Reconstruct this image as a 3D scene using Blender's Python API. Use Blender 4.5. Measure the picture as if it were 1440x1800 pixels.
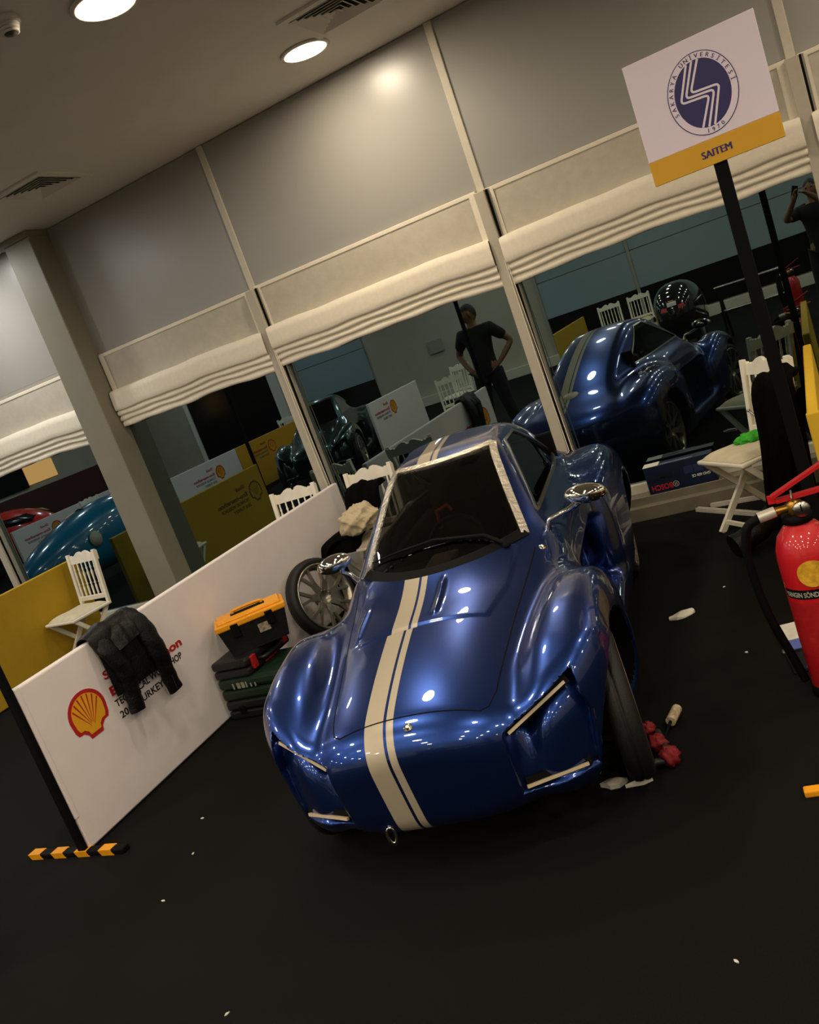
import bpy, bmesh, math, random
import numpy as np
from mathutils import Vector, Matrix, Euler
random.seed(7)
PI = math.pi
S = bpy.context.scene
COL = S.collection
for _o in list(bpy.data.objects):
    bpy.data.objects.remove(_o)

# ------------------------------------------------------------------ camera, world, exposure
F_PX = 1550.6
YAW, PITCH, ROLL = math.radians(27.716), math.radians(11.05), math.radians(-20.129)
cam_d = bpy.data.cameras.new('camera')
cam_d.sensor_fit = 'HORIZONTAL'
cam_d.sensor_width = 36.0
cam_d.lens = F_PX / 1440 * 36.0
cam_d.clip_start = 0.02
cam = bpy.data.objects.new('camera', cam_d)
COL.objects.link(cam)
_f = Vector((-math.sin(YAW) * math.cos(PITCH), math.cos(YAW) * math.cos(PITCH), -math.sin(PITCH)))
_r = Vector((math.cos(YAW), math.sin(YAW), 0))
_u = _r.cross(_f)
_r2 = _r * math.cos(ROLL) + _u * math.sin(ROLL)
_u2 = -_r * math.sin(ROLL) + _u * math.cos(ROLL)
_m = Matrix((_r2, _u2, -_f)).transposed().to_4x4()
_m.translation = (0, 0, 1.70)
cam.matrix_world = _m
S.camera = cam

world = bpy.data.worlds.new('night')
S.world = world
world.use_nodes = True
world.node_tree.nodes['Background'].inputs[0].default_value = (0.004, 0.006, 0.010, 1)
world.node_tree.nodes['Background'].inputs[1].default_value = 1.0

vs = S.view_settings
vs.view_transform = 'Standard'
vs.look = 'None'
vs.exposure = 0.85
vs.gamma = 1.0
vs.use_curve_mapping = False
S.cycles.use_denoising = True
S.cycles.max_bounces = 6
S.cycles.adaptive_threshold = 0.03
S.cycles.glossy_bounces = 4
S.cycles.diffuse_bounces = 3
S.cycles.transparent_max_bounces = 12
S.cycles.sample_clamp_indirect = 6.0
LAMP = 78.0            # emission of the ceiling downlights
WARM = (1.0, 0.85, 0.65)
COOL = (0.95, 0.93, 0.90)

Z_CEIL = 3.435
Y_WALL = 5.82

# ------------------------------------------------------------------ helpers: materials
def lin(c):
    if isinstance(c, str):
        c = c.lstrip('#')
        c = tuple(int(c[i:i + 2], 16) / 255 for i in (0, 2, 4))
        c = tuple(x / 12.92 if x <= .04045 else ((x + .055) / 1.055) ** 2.4 for x in c)
    return (c[0], c[1], c[2], 1.0)

MATS = {}
def mat(name, color, rough=.6, metal=0., coat=0., coat_rough=.03, noise=0., nscale=40., bump=0., bscale=120.,
        emit=None, estr=0., ior=1.45, spec=.5, sheen=0., aniso=0.):
    if name in MATS:
        return MATS[name]
    m = bpy.data.materials.new(name)
    m.use_nodes = True
    nt = m.node_tree
    b = nt.nodes['Principled BSDF']
    col = lin(color)
    b.inputs['Base Color'].default_value = col
    b.inputs['Roughness'].default_value = rough
    b.inputs['Metallic'].default_value = metal
    b.inputs['Coat Weight'].default_value = coat
    b.inputs['Coat Roughness'].default_value = coat_rough
    b.inputs['IOR'].default_value = ior
    b.inputs['Specular IOR Level'].default_value = spec
    b.inputs['Sheen Weight'].default_value = sheen
    tc = nt.nodes.new('ShaderNodeTexCoord')
    if noise > 0:
        n = nt.nodes.new('ShaderNodeTexNoise')
        n.inputs['Scale'].default_value = nscale
        n.inputs['Detail'].default_value = 6
        nt.links.new(tc.outputs['Object'], n.inputs['Vector'])
        r = nt.nodes.new('ShaderNodeValToRGB')
        r.color_ramp.elements[0].position = .3
        r.color_ramp.elements[1].position = .7
        r.color_ramp.elements[0].color = tuple(x * (1 - noise) for x in col[:3]) + (1,)
        r.color_ramp.elements[1].color = tuple(min(1, x * (1 + noise)) for x in col[:3]) + (1,)
        nt.links.new(n.outputs['Fac'], r.inputs['Fac'])
        nt.links.new(r.outputs['Color'], b.inputs['Base Color'])
    if bump > 0:
        n2 = nt.nodes.new('ShaderNodeTexNoise')
        n2.inputs['Scale'].default_value = bscale
        n2.inputs['Detail'].default_value = 5
        nt.links.new(tc.outputs['Object'], n2.inputs['Vector'])
        bp = nt.nodes.new('ShaderNodeBump')
        bp.inputs['Strength'].default_value = bump
        bp.inputs['Distance'].default_value = .01
        nt.links.new(n2.outputs['Fac'], bp.inputs['Height'])
        nt.links.new(bp.outputs['Normal'], b.inputs['Normal'])
    if emit is not None:
        b.inputs['Emission Color'].default_value = lin(emit)
        b.inputs['Emission Strength'].default_value = estr
    MATS[name] = m
    return m

def window_glass(name, ior, tint, base):
    m = bpy.data.materials.new(name); m.use_nodes = True
    b = m.node_tree.nodes['Principled BSDF']
    b.inputs['Base Color'].default_value = lin(base)
    b.inputs['Roughness'].default_value = 0.0
    b.inputs['IOR'].default_value = ior
    b.inputs['Specular Tint'].default_value = lin(tint)
    return m

def thin_glass(name, tint, refl=1.5):
    m = bpy.data.materials.new(name); m.use_nodes = True
    nt = m.node_tree; nt.nodes.clear()
    out = nt.nodes.new('ShaderNodeOutputMaterial')
    mix = nt.nodes.new('ShaderNodeMixShader')
    fr = nt.nodes.new('ShaderNodeFresnel'); fr.inputs['IOR'].default_value = refl
    tr = nt.nodes.new('ShaderNodeBsdfTransparent'); tr.inputs[0].default_value = lin(tint)
    gl = nt.nodes.new('ShaderNodeBsdfGlossy'); gl.inputs['Roughness'].default_value = 0.0
    nt.links.new(fr.outputs[0], mix.inputs[0]); nt.links.new(tr.outputs[0], mix.inputs[1]); nt.links.new(gl.outputs[0], mix.inputs[2])
    nt.links.new(mix.outputs[0], out.inputs[0])
    return m

# ------------------------------------------------------------------ helpers: meshes
class MB:
    def __init__(s):
        s.v = []; s.f = []; s.sm = []
    def add(s, vs, fs, smooth=False):
        o = len(s.v); s.v.extend([tuple(map(float, p)) for p in vs])
        s.f.extend([tuple(i + o for i in f) for f in fs]); s.sm.extend([smooth] * len(fs)); return s
    def box(s, lo, hi, M=None):
        x0, y0, z0 = lo; x1, y1, z1 = hi
        vs = [Vector(p) for p in ((x0, y0, z0), (x1, y0, z0), (x1, y1, z0), (x0, y1, z0), (x0, y0, z1), (x1, y0, z1), (x1, y1, z1), (x0, y1, z1))]
        if M is not None: vs = [M @ p for p in vs]
        return s.add(vs, [(0, 3, 2, 1), (4, 5, 6, 7), (0, 1, 5, 4), (1, 2, 6, 5), (2, 3, 7, 6), (3, 0, 4, 7)])
    def bbox(s, lo, hi, r=.01, M=None):          # box with chamfered edges
        c = [(a + b) / 2 for a, b in zip(lo, hi)]; h = [(b - a) / 2 for a, b in zip(lo, hi)]
        r = min(r, min(h) * .95)
        bm = bmesh.new(); bmesh.ops.create_cube(bm, size=2)
        for v in bm.verts: v.co = Vector((c[0] + v.co.x * h[0], c[1] + v.co.y * h[1], c[2] + v.co.z * h[2]))
        bmesh.ops.bevel(bm, geom=bm.edges[:] + bm.verts[:], offset=r, segments=2, affect='EDGES', profile=.5)
        bm.verts.index_update()
        vs = [(M @ v.co if M is not None else v.co.copy()) for v in bm.verts]
        fs = [tuple(v.index for v in f.verts) for f in bm.faces]; bm.free()
        return s.add(vs, fs)
    def bar(s, a, b, w, h, up=(0, 0, 1)):        # rectangular bar from a to b
        a = Vector(a); b = Vector(b); d = (b - a).normalized(); u = Vector(up)
        x = d.cross(u)
        if x.length < 1e-4: x = d.cross(Vector((1, 0, 0)))
        x.normalize(); y = x.cross(d)
        vs = [p + x * sx * w / 2 + y * sy * h / 2 for p in (a, b) for sx, sy in ((-1, -1), (1, -1), (1, 1), (-1, 1))]
        return s.add(vs, [(0, 3, 2, 1), (4, 5, 6, 7), (0, 1, 5, 4), (1, 2, 6, 5), (2, 3, 7, 6), (3, 0, 4, 7)])
    def tube(s, pts, r, n=8, caps=True, closed=False):
        pts = [Vector(p) for p in pts]; m = len(pts)
        rs = r if isinstance(r, (list, tuple)) else [r] * m
        vs = []; prev = None
        for i, p in enumerate(pts):
            if closed: t = pts[(i + 1) % m] - pts[i - 1]
            else: t = pts[min(i + 1, m - 1)] - pts[max(i - 1, 0)]
            t = t.normalized() if t.length > 1e-9 else Vector((0, 0, 1))
            if prev is None:
                x = t.cross(Vector((0, 0, 1)))
                if x.length < 1e-3: x = t.cross(Vector((1, 0, 0)))
            else: x = prev - t * prev.dot(t)
            x.normalize(); prev = x; y = t.cross(x)
            for k in range(n):
                a = 2 * PI * k / n; vs.append(p + (x * math.cos(a) + y * math.sin(a)) * rs[i])
        fs = []
        for i in range(m if closed else m - 1):
            j = (i + 1) % m
            for k in range(n):
                l = (k + 1) % n; fs.append((i * n + k, i * n + l, j * n + l, j * n + k))
        s.add(vs, fs, True)
        if caps and not closed:
            s.add(vs[:n], [tuple(range(n))[::-1]]); s.add(vs[-n:], [tuple(range(n))])
        return s
    def lathe(s, prof, n=24, M=None, smooth=True, a0=0., a1=2 * PI):   # profile of (radius, z) about z
        vs = []; full = abs(a1 - a0 - 2 * PI) < 1e-6; m = n if full else n + 1
        for r, z in prof:
            for k in range(m):
                a = a0 + (a1 - a0) * k / n; p = Vector((r * math.cos(a), r * math.sin(a), z)); vs.append(M @ p if M is not None else p)
        fs = []
        for i in range(len(prof) - 1):
            for k in range(n):
                l = (k + 1) % m; fs.append((i * m + k, i * m + l, (i + 1) * m + l, (i + 1) * m + k))
        return s.add(vs, fs, smooth)
    def prism(s, poly, h0, h1, M=None):          # polygon (x, y) extruded along z
        n = len(poly); vs = [Vector((x, y, h)) for h in (h0, h1) for x, y in poly]
        if M is not None: vs = [M @ p for p in vs]
        return s.add(vs, [tuple(range(n))[::-1], tuple(range(n, 2 * n))] + [(i, (i + 1) % n, n + (i + 1) % n, n + i) for i in range(n)])
    def grid(s, fn, nu, nv, smooth=True, flip=False):
        vs = [fn(i / nu, j / nv) for i in range(nu + 1) for j in range(nv + 1)]
        fs = []
        for i in range(nu):
            for j in range(nv):
                q = (i * (nv + 1) + j, (i + 1) * (nv + 1) + j, (i + 1) * (nv + 1) + j + 1, i * (nv + 1) + j + 1)
                fs.append(q[::-1] if flip else q)
        return s.add(vs, fs, smooth)
    def ball(s, c, r, n=12, M=None):
        rx, ry, rz = r if isinstance(r, (tuple, list)) else (r, r, r)
        vs = []; fs = []
        for i in range(n + 1):
            t = PI * i / n
            for k in range(2 * n):
                a = PI * k / n; p = Vector((rx * math.sin(t) * math.cos(a), ry * math.sin(t) * math.sin(a), rz * math.cos(t)))
                vs.append((M @ p if M is not None else p) + Vector(c))
        for i in range(n):
            for k in range(2 * n):
                l = (k + 1) % (2 * n); fs.append((i * 2 * n + k, (i + 1) * 2 * n + k, (i + 1) * 2 * n + l, i * 2 * n + l))
        return s.add(vs, fs, True)
    def mesh(s, name):
        me = bpy.data.meshes.new(name); me.from_pydata(s.v, [], s.f)
        me.polygons.foreach_set('use_smooth', s.sm); me.update(); return me

def obj(name, src, m, parent=None, loc=None, rot=None, label=None):
    me = src.mesh(name) if isinstance(src, MB) else src
    o = bpy.data.objects.new(name, me); COL.objects.link(o)
    if m is not None:
        if isinstance(m, (list, tuple)):
            for k in m: me.materials.append(k)
        elif not me.materials: me.materials.append(m)
    if parent is not None: o.parent = parent
    if loc is not None: o.location = loc
    if rot is not None: o.rotation_euler = rot
    if label: o['label'] = label
    return o
def tag(o, label, cat, group=None):
    o['label'] = label; o['category'] = cat
    if group: o['group'] = group
    return o
def thing(name, label, cat, loc=(0, 0, 0), rz=0., group=None, rot=None):
    o = bpy.data.objects.new(name, None); COL.objects.link(o); o.empty_display_size = .1
    o.location = loc; o.rotation_euler = rot if rot else (0, 0, rz)
    return tag(o, label, cat, group)
def struct(name, src, m, parent=None):
    o = obj(name, src, m, parent)
    if parent is None: o['kind'] = 'structure'
    return o
def dup(root, loc, rz=0., label=None, group=None, skip=()):
    r = root.copy(); COL.objects.link(r); r.location = loc; r.rotation_euler = (0, 0, rz)
    if label: r['label'] = label
    if group: r['group'] = group
    for ch in root.children:
        if ch.name.split('.')[0] in skip: continue
        c = ch.copy(); COL.objects.link(c); c.parent = r
        for g in ch.children:
            d = g.copy(); COL.objects.link(d); d.parent = c
    return r

def text_mesh(txt, size, bold=0., depth=.0008, align='LEFT', shear=0., space=1.0):
    cu = bpy.data.curves.new('txt', 'FONT'); cu.body = txt; cu.size = size; cu.extrude = depth; cu.offset = bold
    cu.align_x = align; cu.resolution_u = 3; cu.shear = shear; cu.space_character = space
    o = bpy.data.objects.new('txt', cu); COL.objects.link(o)
    dg = bpy.context.evaluated_depsgraph_get(); dg.update()
    me = bpy.data.meshes.new_from_object(o.evaluated_get(dg))
    bpy.data.objects.remove(o); bpy.data.curves.remove(cu)
    return me
def text_into(mb, txt, size, M, bold=0., depth=.0008, align='LEFT', width=None, fn=None, space=1.0):
    me = text_mesh(txt, size, bold, depth, align, space=space)
    vs = [v.co.copy() for v in me.vertices]
    if width and vs:
        x0 = min(v.x for v in vs); x1 = max(v.x for v in vs); k = width / max(x1 - x0, 1e-6)
        for v in vs: v.x = (v.x - x0) * k
    if fn: vs = [fn(v) for v in vs]
    mb.add([M @ v for v in vs], [tuple(p.vertices) for p in me.polygons])
    bpy.data.meshes.remove(me)
    return mb
def basis(o, x, y):        # matrix with given x and y axes at o
    x = Vector(x).normalized(); y = Vector(y).normalized(); z = x.cross(y)
    m = Matrix((x, y, z)).transposed().to_4x4(); m.translation = Vector(o); return m

# ------------------------------------------------------------------ materials
M_CARPET = mat('carpet_black', (.0052, .0049, .0044), .95, noise=.35, nscale=300, bump=.5, bscale=500, spec=.15)
M_CEIL = mat('ceiling_paint', '#e4ded2', .8, noise=.03, nscale=3)
M_PANEL = mat('coated_grey_panel', '#99968f', .31, noise=.02, nscale=2, spec=.55)
M_ALU = mat('cream_aluminium', '#cbc3b0', .45, noise=.03, nscale=20)
M_ALU2 = mat('grey_aluminium', '#9a9588', .4, noise=.04, nscale=25)
M_SILL = mat('sill_aluminium', '#76705f', .45, noise=.05, nscale=20)
M_COLM = mat('column_paint', '#857f6e', .5, noise=.03, nscale=6)
M_MULL = mat('mullion_aluminium', '#b8af9c', .45, noise=.03, nscale=20)
M_STEEL = mat('brushed_steel', '#b9b6ae', .28, metal=1.0, noise=.08, nscale=60)
M_CHROME = mat('chrome', '#e8e4da', .05, metal=1.0, bump=.02, bscale=30)
M_BLACK = mat('matt_black', (.0018, .0018, .0018), .7, noise=.2, nscale=60, spec=.15)
M_BLACKG = mat('gloss_black', (.004, .004, .004), .18)
M_RUBBER = mat('tyre_rubber', (.006, .0058, .005), .6, noise=.3, nscale=90, bump=.15, bscale=200)
M_GLASS = window_glass('night_window_glass', 4.2, '#b9d2d6', (.0016, .0022, .0022))
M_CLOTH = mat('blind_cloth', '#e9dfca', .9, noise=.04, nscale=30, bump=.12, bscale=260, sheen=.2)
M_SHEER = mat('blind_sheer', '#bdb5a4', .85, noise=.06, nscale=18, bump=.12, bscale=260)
M_WHITE = mat('white_fabric_print', '#e2d9d6', .75, noise=.02, nscale=10, bump=.03, bscale=200)
M_CHAIRW = mat('white_painted_wood', '#e6dfcc', .5, noise=.05, nscale=14)
M_CUSH = mat('cushion_cloth', '#cfc4a6', .9, noise=.06, nscale=20, bump=.2, bscale=120)
M_YELB = mat('yellow_fabric_print', '#b8941a', .8, noise=.03, nscale=12, bump=.05, bscale=220)
M_LRED = mat('red_print', '#b01c1c', .6, noise=.02, nscale=30)
M_LYEL = mat('yellow_print', '#e0a11a', .6, noise=.02, nscale=30)
M_LBLK = mat('black_print', '#1c1714', .6, noise=.02, nscale=30)
M_LGRY = mat('grey_print', '#5a5a50', .6, noise=.02, nscale=30)
M_LEATHER = mat('black_leather', (.0035, .0033, .0031), .45, noise=.3, nscale=40, bump=.35, bscale=90, spec=.3)
M_BCLOTH = mat('black_cloth', (.0020, .0019, .0019), .95, noise=.3, nscale=50, bump=.3, bscale=150, spec=.08)
M_BEIGE = mat('beige_cloth', '#b8a888', .9, noise=.1, nscale=15, bump=.35, bscale=60)
M_PLASTIC = mat('black_plastic', (.010, .010, .010), .4, noise=.25, nscale=60, bump=.08, bscale=150)
M_GREENP = mat('dark_green_plastic', '#10291a', .45, noise=.2, nscale=40, bump=.08, bscale=120)
M_YPLAST = mat('amber_plastic', '#e79a14', .4, noise=.08, nscale=30, bump=.08, bscale=120)
M_RPLAST = mat('red_plastic', '#a81d1a', .4, noise=.1, nscale=40)
M_REDP = mat('red_enamel', '#c3101a', .5, coat=1.0, noise=.04, nscale=10)
M_PAPER = mat('white_paper', '#d8d4c8', .8, noise=.06, nscale=40)

# ------------------------------------------------------------------ the setting
XL, XR, YB = -16.0, 6.0, -6.2
floor = struct('floor', MB().box((XL, YB, -.1), (XR, 6.0, 0)), M_CARPET)
ceiling = struct('ceiling', MB().box((XL, YB, Z_CEIL), (XR, 6.0, Z_CEIL + .1)), M_CEIL)

MULL = [.145 + 1.897 * k for k in (3, 2, 1, 0, -1, -2)]            # mullion centres, right to left
COLUMN = (-5.58, -5.29)
LEFTM = [-5.44 - 1.897 * k for k in range(1, 6)]
edges = MULL + [sum(COLUMN) / 2] + LEFTM
wall_back = struct('wall_back', MB().box((XL, 5.90, 0), (XR, 6.0, Z_CEIL)), M_ALU2)
for i in range(len(edges) - 1):
    x1, x0 = edges[i], edges[i + 1]
    obj('panel', MB().bbox((x0 + .006, Y_WALL, 2.37), (x1 - .006, 5.90, Z_CEIL - .004), .004), M_PANEL, wall_back)
obj('transom', MB().box((XL, Y_WALL - .01, 2.33), (XR, 5.90, 2.37)), M_ALU2, wall_back)

n_tr = 0
for i, x in enumerate(edges):
    n_tr += 1
    if x == sum(COLUMN) / 2:
        c = struct('trim_%d' % n_tr, MB().bbox((COLUMN[0], 5.60, 0), (COLUMN[1], 5.90, Z_CEIL - .02), .008), M_COLM)
        obj('edge_strip', MB().bbox((COLUMN[0] - .045, 5.66, 0), (COLUMN[0], 5.90, Z_CEIL - .12), .006), M_STEEL, c, label='polished metal edge strip')
        obj('cap', MB().bbox((COLUMN[0] - .07, 5.58, Z_CEIL - .05), (COLUMN[1] + .01, 5.90, Z_CEIL - .001), .004), M_COLM, c)
        continue
    t = struct('trim_%d' % n_tr, MB().bbox((x - .026, Y_WALL - .012, 2.36), (x + .026, Y_WALL + .02, Z_CEIL - .002), .004), M_ALU)
    obj('lower_mullion', MB().bbox((x - .036, Y_WALL - .075, .15), (x + .036, Y_WALL + .02, 2.36), .004), M_MULL, t)
    obj('gasket', MB().box((x + .036, Y_WALL - .035, .15), (x + .062, Y_WALL + .02, 2.36)), M_ALU2, t)
    obj('rubber_seal', MB().box((x + .040, Y_WALL - .05, .15), (x + .050, Y_WALL - .034, 2.36)), M_BLACK, t)
for i in range(len(edges) - 1):
    x1, x0 = edges[i], edges[i + 1]
    w = struct('window_%d' % (i + 1), MB().box((x0 + .03, Y_WALL, .20), (x1 - .03, Y_WALL + .02, 2.33)), M_GLASS)
    obj('bottom_rail', MB().bbox((x0 + .036, Y_WALL - .04, .15), (x1 - .036, Y_WALL + .02, .215), .004), M_ALU, w)
sill = struct('trim_%d' % (n_tr + 1), MB().bbox((XL, 5.636, 0), (XR, 5.90, .095), .006), M_SILL)
obj('sill_step', MB().bbox((XL, 5.685, .08), (XR, 5.90, .15), .005), M_SILL, sill)

# far walls of the hall
M_WALLP = mat('beige_wall_paint', '#b3a996', .8, noise=.04, nscale=4)
M_WINE = mat('dark_red_wall', '#4a1f1a', .6, noise=.1, nscale=6)
M_TEALP = mat('grey_blue_shade', '#8a9aa0', .55, noise=.03, nscale=5)
wf = struct('wall_front', MB().box((XL, YB - .1, 0), (XR, YB, Z_CEIL)), M_WALLP)
for x0 in (-10.9, -4.9, -3.0, -1.1, .8, 2.7):
    obj('panel', MB().bbox((x0 + .03, YB, 1.66), (x0 + 1.87, YB + .03, Z_CEIL - .02), .004), M_TEALP, wf)
    obj('shade', MB().bbox((x0 + .03, YB, .92), (x0 + 1.87, YB + .05, 1.64), .004), M_TEALP, wf)
    obj('dark_pane', MB().box((x0 + .03, YB, .22), (x0 + 1.87, YB + .02, .92)), M_BLACKG, wf)
    obj('post', MB().bbox((x0 - .03, YB, 0), (x0 + .03, YB + .07, Z_CEIL - .02), .004), M_ALU2, wf)
obj('opening', MB().bbox((-14.2, YB, .02), (-11.7, YB + .03, 2.25), .004), M_BLACKG, wf, label='dark doorway')
for a, b in ((-14.32, -14.2), (-11.7, -11.45)): obj('door_frame', MB().bbox((a, YB, 0), (b, YB + .06, 2.35), .006), M_CEIL, wf)
obj('switch_box', MB().bbox((-7.55, YB, 1.02), (-7.22, YB + .05, 1.30), .006), M_ALU2, wf)
obj('ledge', MB().bbox((XL, YB, 0), (XR, YB + .18, .2), .01), M_ALU, wf)
wl = struct('wall_left', MB().box((XL - .1, YB, 0), (XL, 6.0, Z_CEIL)), M_WALLP)
obj('wainscot', MB().bbox((XL, YB, 0), (XL + .02, 5.6, 1.22), .004), M_WINE, wl)
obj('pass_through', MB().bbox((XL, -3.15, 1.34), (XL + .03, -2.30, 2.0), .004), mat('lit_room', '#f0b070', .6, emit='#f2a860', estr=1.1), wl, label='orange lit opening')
obj('dark_board', MB().bbox((XL, -2.26, 1.30), (XL + .04, -1.2, 2.2), .004), M_BLACK, wl)
wr = struct('wall_right', MB().box((XR, YB, 0), (XR + .1, 6.0, Z_CEIL)), M_WALLP)

# ------------------------------------------------------------------ roman blinds
PROFILE_UP = [(-.020, 2.362), (-.024, 2.33), (-.026, 2.25), (-.026, 2.15), (-.026, 2.052)]
PROFILE_DN = [(-.026, 2.058), (-.060, 2.052), (-.086, 2.040), (-.092, 2.00), (-.094, 1.93), (-.094, 1.895), (-.088, 1.883), (-.070, 1.884),
              (-.066, 1.878), (-.082, 1.868), (-.084, 1.850), (-.078, 1.838), (-.062, 1.838), (-.058, 1.830), (-.074, 1.820), (-.075, 1.804), (-.070, 1.795), (-.054, 1.795),
              (-.050, 1.788), (-.064, 1.778), (-.066, 1.755), (-.060, 1.742), (-.030, 1.742)]
def blind(x0, x1, dz, label, seed):
    rnd = random.Random(seed)
    ph = [rnd.uniform(0, 6.28) for _ in range(6)]
    t = thing('roman_blind', label, 'blind', ((x0 + x1) / 2, Y_WALL, 1.74 + dz), group='roman blinds along the window wall')
    w = x1 - x0
    def fn(prof, amp):
        def g(a, b):
            k = b * (len(prof) - 1); i = min(int(k), len(prof) - 2); f = k - i
            y = prof[i][0] * (1 - f) + prof[i + 1][0] * f; z = prof[i][1] * (1 - f) + prof[i + 1][1] * f
            x = (a - .5) * w
            sag = (2.36 - z) / .62
            wv = amp * sag * (math.sin(a * 9 + ph[0]) * .5 + math.sin(a * 17 + ph[1]) * .3 + math.sin(a * 31 + z * 40 + ph[2]) * .2)
            y -= abs(amp) * 1.2 * sag * (.5 + .5 * math.sin(a * 7.3 + ph[3] + z * 6)) * (1 if prof is PROFILE_UP else .5)
            return (x, y, z - 1.74 + wv * .9 + sag * .012 * math.sin(a * PI) * (1 if prof is PROFILE_DN else .3))
        return g
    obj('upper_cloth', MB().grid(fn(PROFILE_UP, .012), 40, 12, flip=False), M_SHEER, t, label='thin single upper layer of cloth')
    obj('folded_cloth', MB().grid(fn(PROFILE_DN, .014), 48, len(PROFILE_DN) - 1), M_CLOTH, t)
    for sx in (-1, 1): obj('side_hem', MB().box((sx * (w / 2 - .025) - .025, -.034, .31), (sx * (w / 2 - .025) + .025, -.030, .615)), M_CLOTH, t)
    obj('head_rail', MB().bbox((-w / 2, -.030, .600), (w / 2, -.004, .628), .004), M_CLOTH, t)
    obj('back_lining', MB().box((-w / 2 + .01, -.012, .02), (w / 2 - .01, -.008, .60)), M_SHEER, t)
    return t
bays = [(COLUMN[1] + .015, MULL[5] - .025, 0, 'cream roman blind between the thick column and the next mullion'),
        (MULL[5] + .03, MULL[4] - .035, .01, 'cream roman blind directly above the blue car roof'),
        (MULL[4] + .035, MULL[3] - .03, 0, 'cream roman blind partly behind the white and yellow sign board'),
        (MULL[3] + .03, MULL[2] - .03, 0, 'cream roman blind cut off by the right photo edge'),
        (LEFTM[0] + .03, COLUMN[0] - .06, -.03, 'cream roman blind left of the thick column, at the left photo edge')]
for k, (a, b, dz, lb) in enumerate(bays): blind(a, b, dz, lb, k + 3)
for k, x in enumerate((MULL[5], MULL[4])):
    t = obj('blind_cord', MB().tube([(0, 0, 1.9), (.005, -.002, 1.3), (.02, -.004, .55), (.035, -.004, .44), (.045, -.004, .5), (.03, -.002, 1.2), (.012, 0, 1.9)], .003, 5), M_CLOTH, loc=(x + .03, Y_WALL - .085, 0))
    tag(t, ['thin looped blind cord hanging beside the mullion over the chairs', 'thin looped blind cord hanging beside the mullion right of the car roof'][k], 'cord')

# ------------------------------------------------------------------ ceiling fittings
M_LAMP2 = mat('cool_lamp_diffuser', '#ffffff', .5, emit=COOL, estr=LAMP)
M_LAMP = mat('lamp_diffuser', '#ffffff', .5, emit=WARM, estr=LAMP)
def downlight(x, y, label, group):
    t = thing('downlight', label, 'ceiling light', (x, y, Z_CEIL), group=group)
    obj('trim_ring', RING, M_CEIL, t); obj('diffuser', DISC if x > -5 else DISC2, M_LAMP if x > -5 else M_LAMP2, t)
    return t
RING = MB().lathe([(.125, 0), (.150, 0), (.155, -.006), (.150, -.012), (.128, -.014), (.125, -.006)], 32).mesh('trim_ring')
DISC = MB().add([(0, 0, -.010)] + [(.126 * math.cos(2 * PI * k / 32), .126 * math.sin(2 * PI * k / 32), -.010) for k in range(32)],
                [(0, 1 + (k + 1) % 32, 1 + k) for k in range(32)]).mesh('diffuser')
DISC2 = DISC.copy()
downlight(-2.32, 5.19, 'small bright round downlight nearest the window wall', None)
downlight(-2.38, 3.50, 'large bright round downlight cut off by the top photo edge', None)
OUT = 'ceiling downlights beyond the photo edges'
lamps = []
for x in (-13.9, -10.1, -6.2, 1.5, 5.0):
    for y in (5.19, 3.5, 1.8, .1, -1.6, -3.3, -5.0): lamps.append((x, y))
for y in (1.8, .1, -1.6, -3.3, -5.0): lamps.append((-2.35, y))
for y in (.95, -.75, -2.45, -4.1): lamps += [(-4.3, y), (-.4, y)]
for x, y in lamps: downlight(x, y, 'round ceiling downlight outside the photo, seen only as reflected glints', OUT)

def vent(x, y, w, h, rz, label):
    t = thing('ceiling_vent', label, 'vent', (x, y, Z_CEIL), rz)
    fr = MB()
    for (a, b) in (((-w / 2, -h / 2), (w / 2, -h / 2 + .05)), ((-w / 2, h / 2 - .05), (w / 2, h / 2)), ((-w / 2, -h / 2 + .05), (-w / 2 + .05, h / 2 - .05)), ((w / 2 - .05, -h / 2 + .05), (w / 2, h / 2 - .05))):
        fr.box((a[0], a[1], -.014), (b[0], b[1], 0))
    obj('frame', fr, M_CEIL, t)
    obj('dark_duct', MB().box((-w / 2 + .051, -h / 2 + .051, -.003), (w / 2 - .051, h / 2 - .051, -.001)), M_BLACK, t)
    for k in range(6):
        a = w / 2 - .055 - k * .034; b = h / 2 - .055 - k * .034
        if min(a, b) < .015: break
        s = MB()
        for (p, q, u) in (((-a, -b), (a, -b), (0, 1)), ((a, -b), (a, b), (-1, 0)), ((a, b), (-a, b), (0, -1)), ((-a, b), (-a, -b), (1, 0))):
            d = .020
            i0 = (p[0] * (1 - d / a), p[1] * (1 - d / b)); i1 = (q[0] * (1 - d / a), q[1] * (1 - d / b))
            s.add([(p[0], p[1], -.018), (q[0], q[1], -.018), (i1[0], i1[1], -.004), (i0[0], i0[1], -.004), (p[0], p[1], -.015), (q[0], q[1], -.015), (i1[0], i1[1], -.002), (i0[0], i0[1], -.002)],
                  [(0, 3, 2, 1), (4, 5, 6, 7), (0, 1, 5, 4), (2, 3, 7, 6)])
        obj('slat', s, M_CEIL, t)
    return t
vent(-1.93, 4.88, .50, .50, 0, 'square louvred ceiling vent beside the small downlight')
vent(-4.40, 4.95, .50, .50, 0, 'square louvred ceiling vent at the left photo edge')
sd = thing('smoke_detector', 'small round ribbed smoke detector in the top left corner of the photo', 'detector', (-2.64, 3.17, Z_CEIL))
obj('base', MB().lathe([(0, 0), (.055, 0), (.055, -.02), (.05, -.024), (0, -.024)], 24), M_CEIL, sd)
for k in range(3): obj('rib', MB().lathe([(.030, -.026 - k * .012), (.046 - k * .005, -.028 - k * .012), (.046 - k * .005, -.034 - k * .012), (.030, -.036 - k * .012)], 24), M_CEIL, sd)
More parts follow.
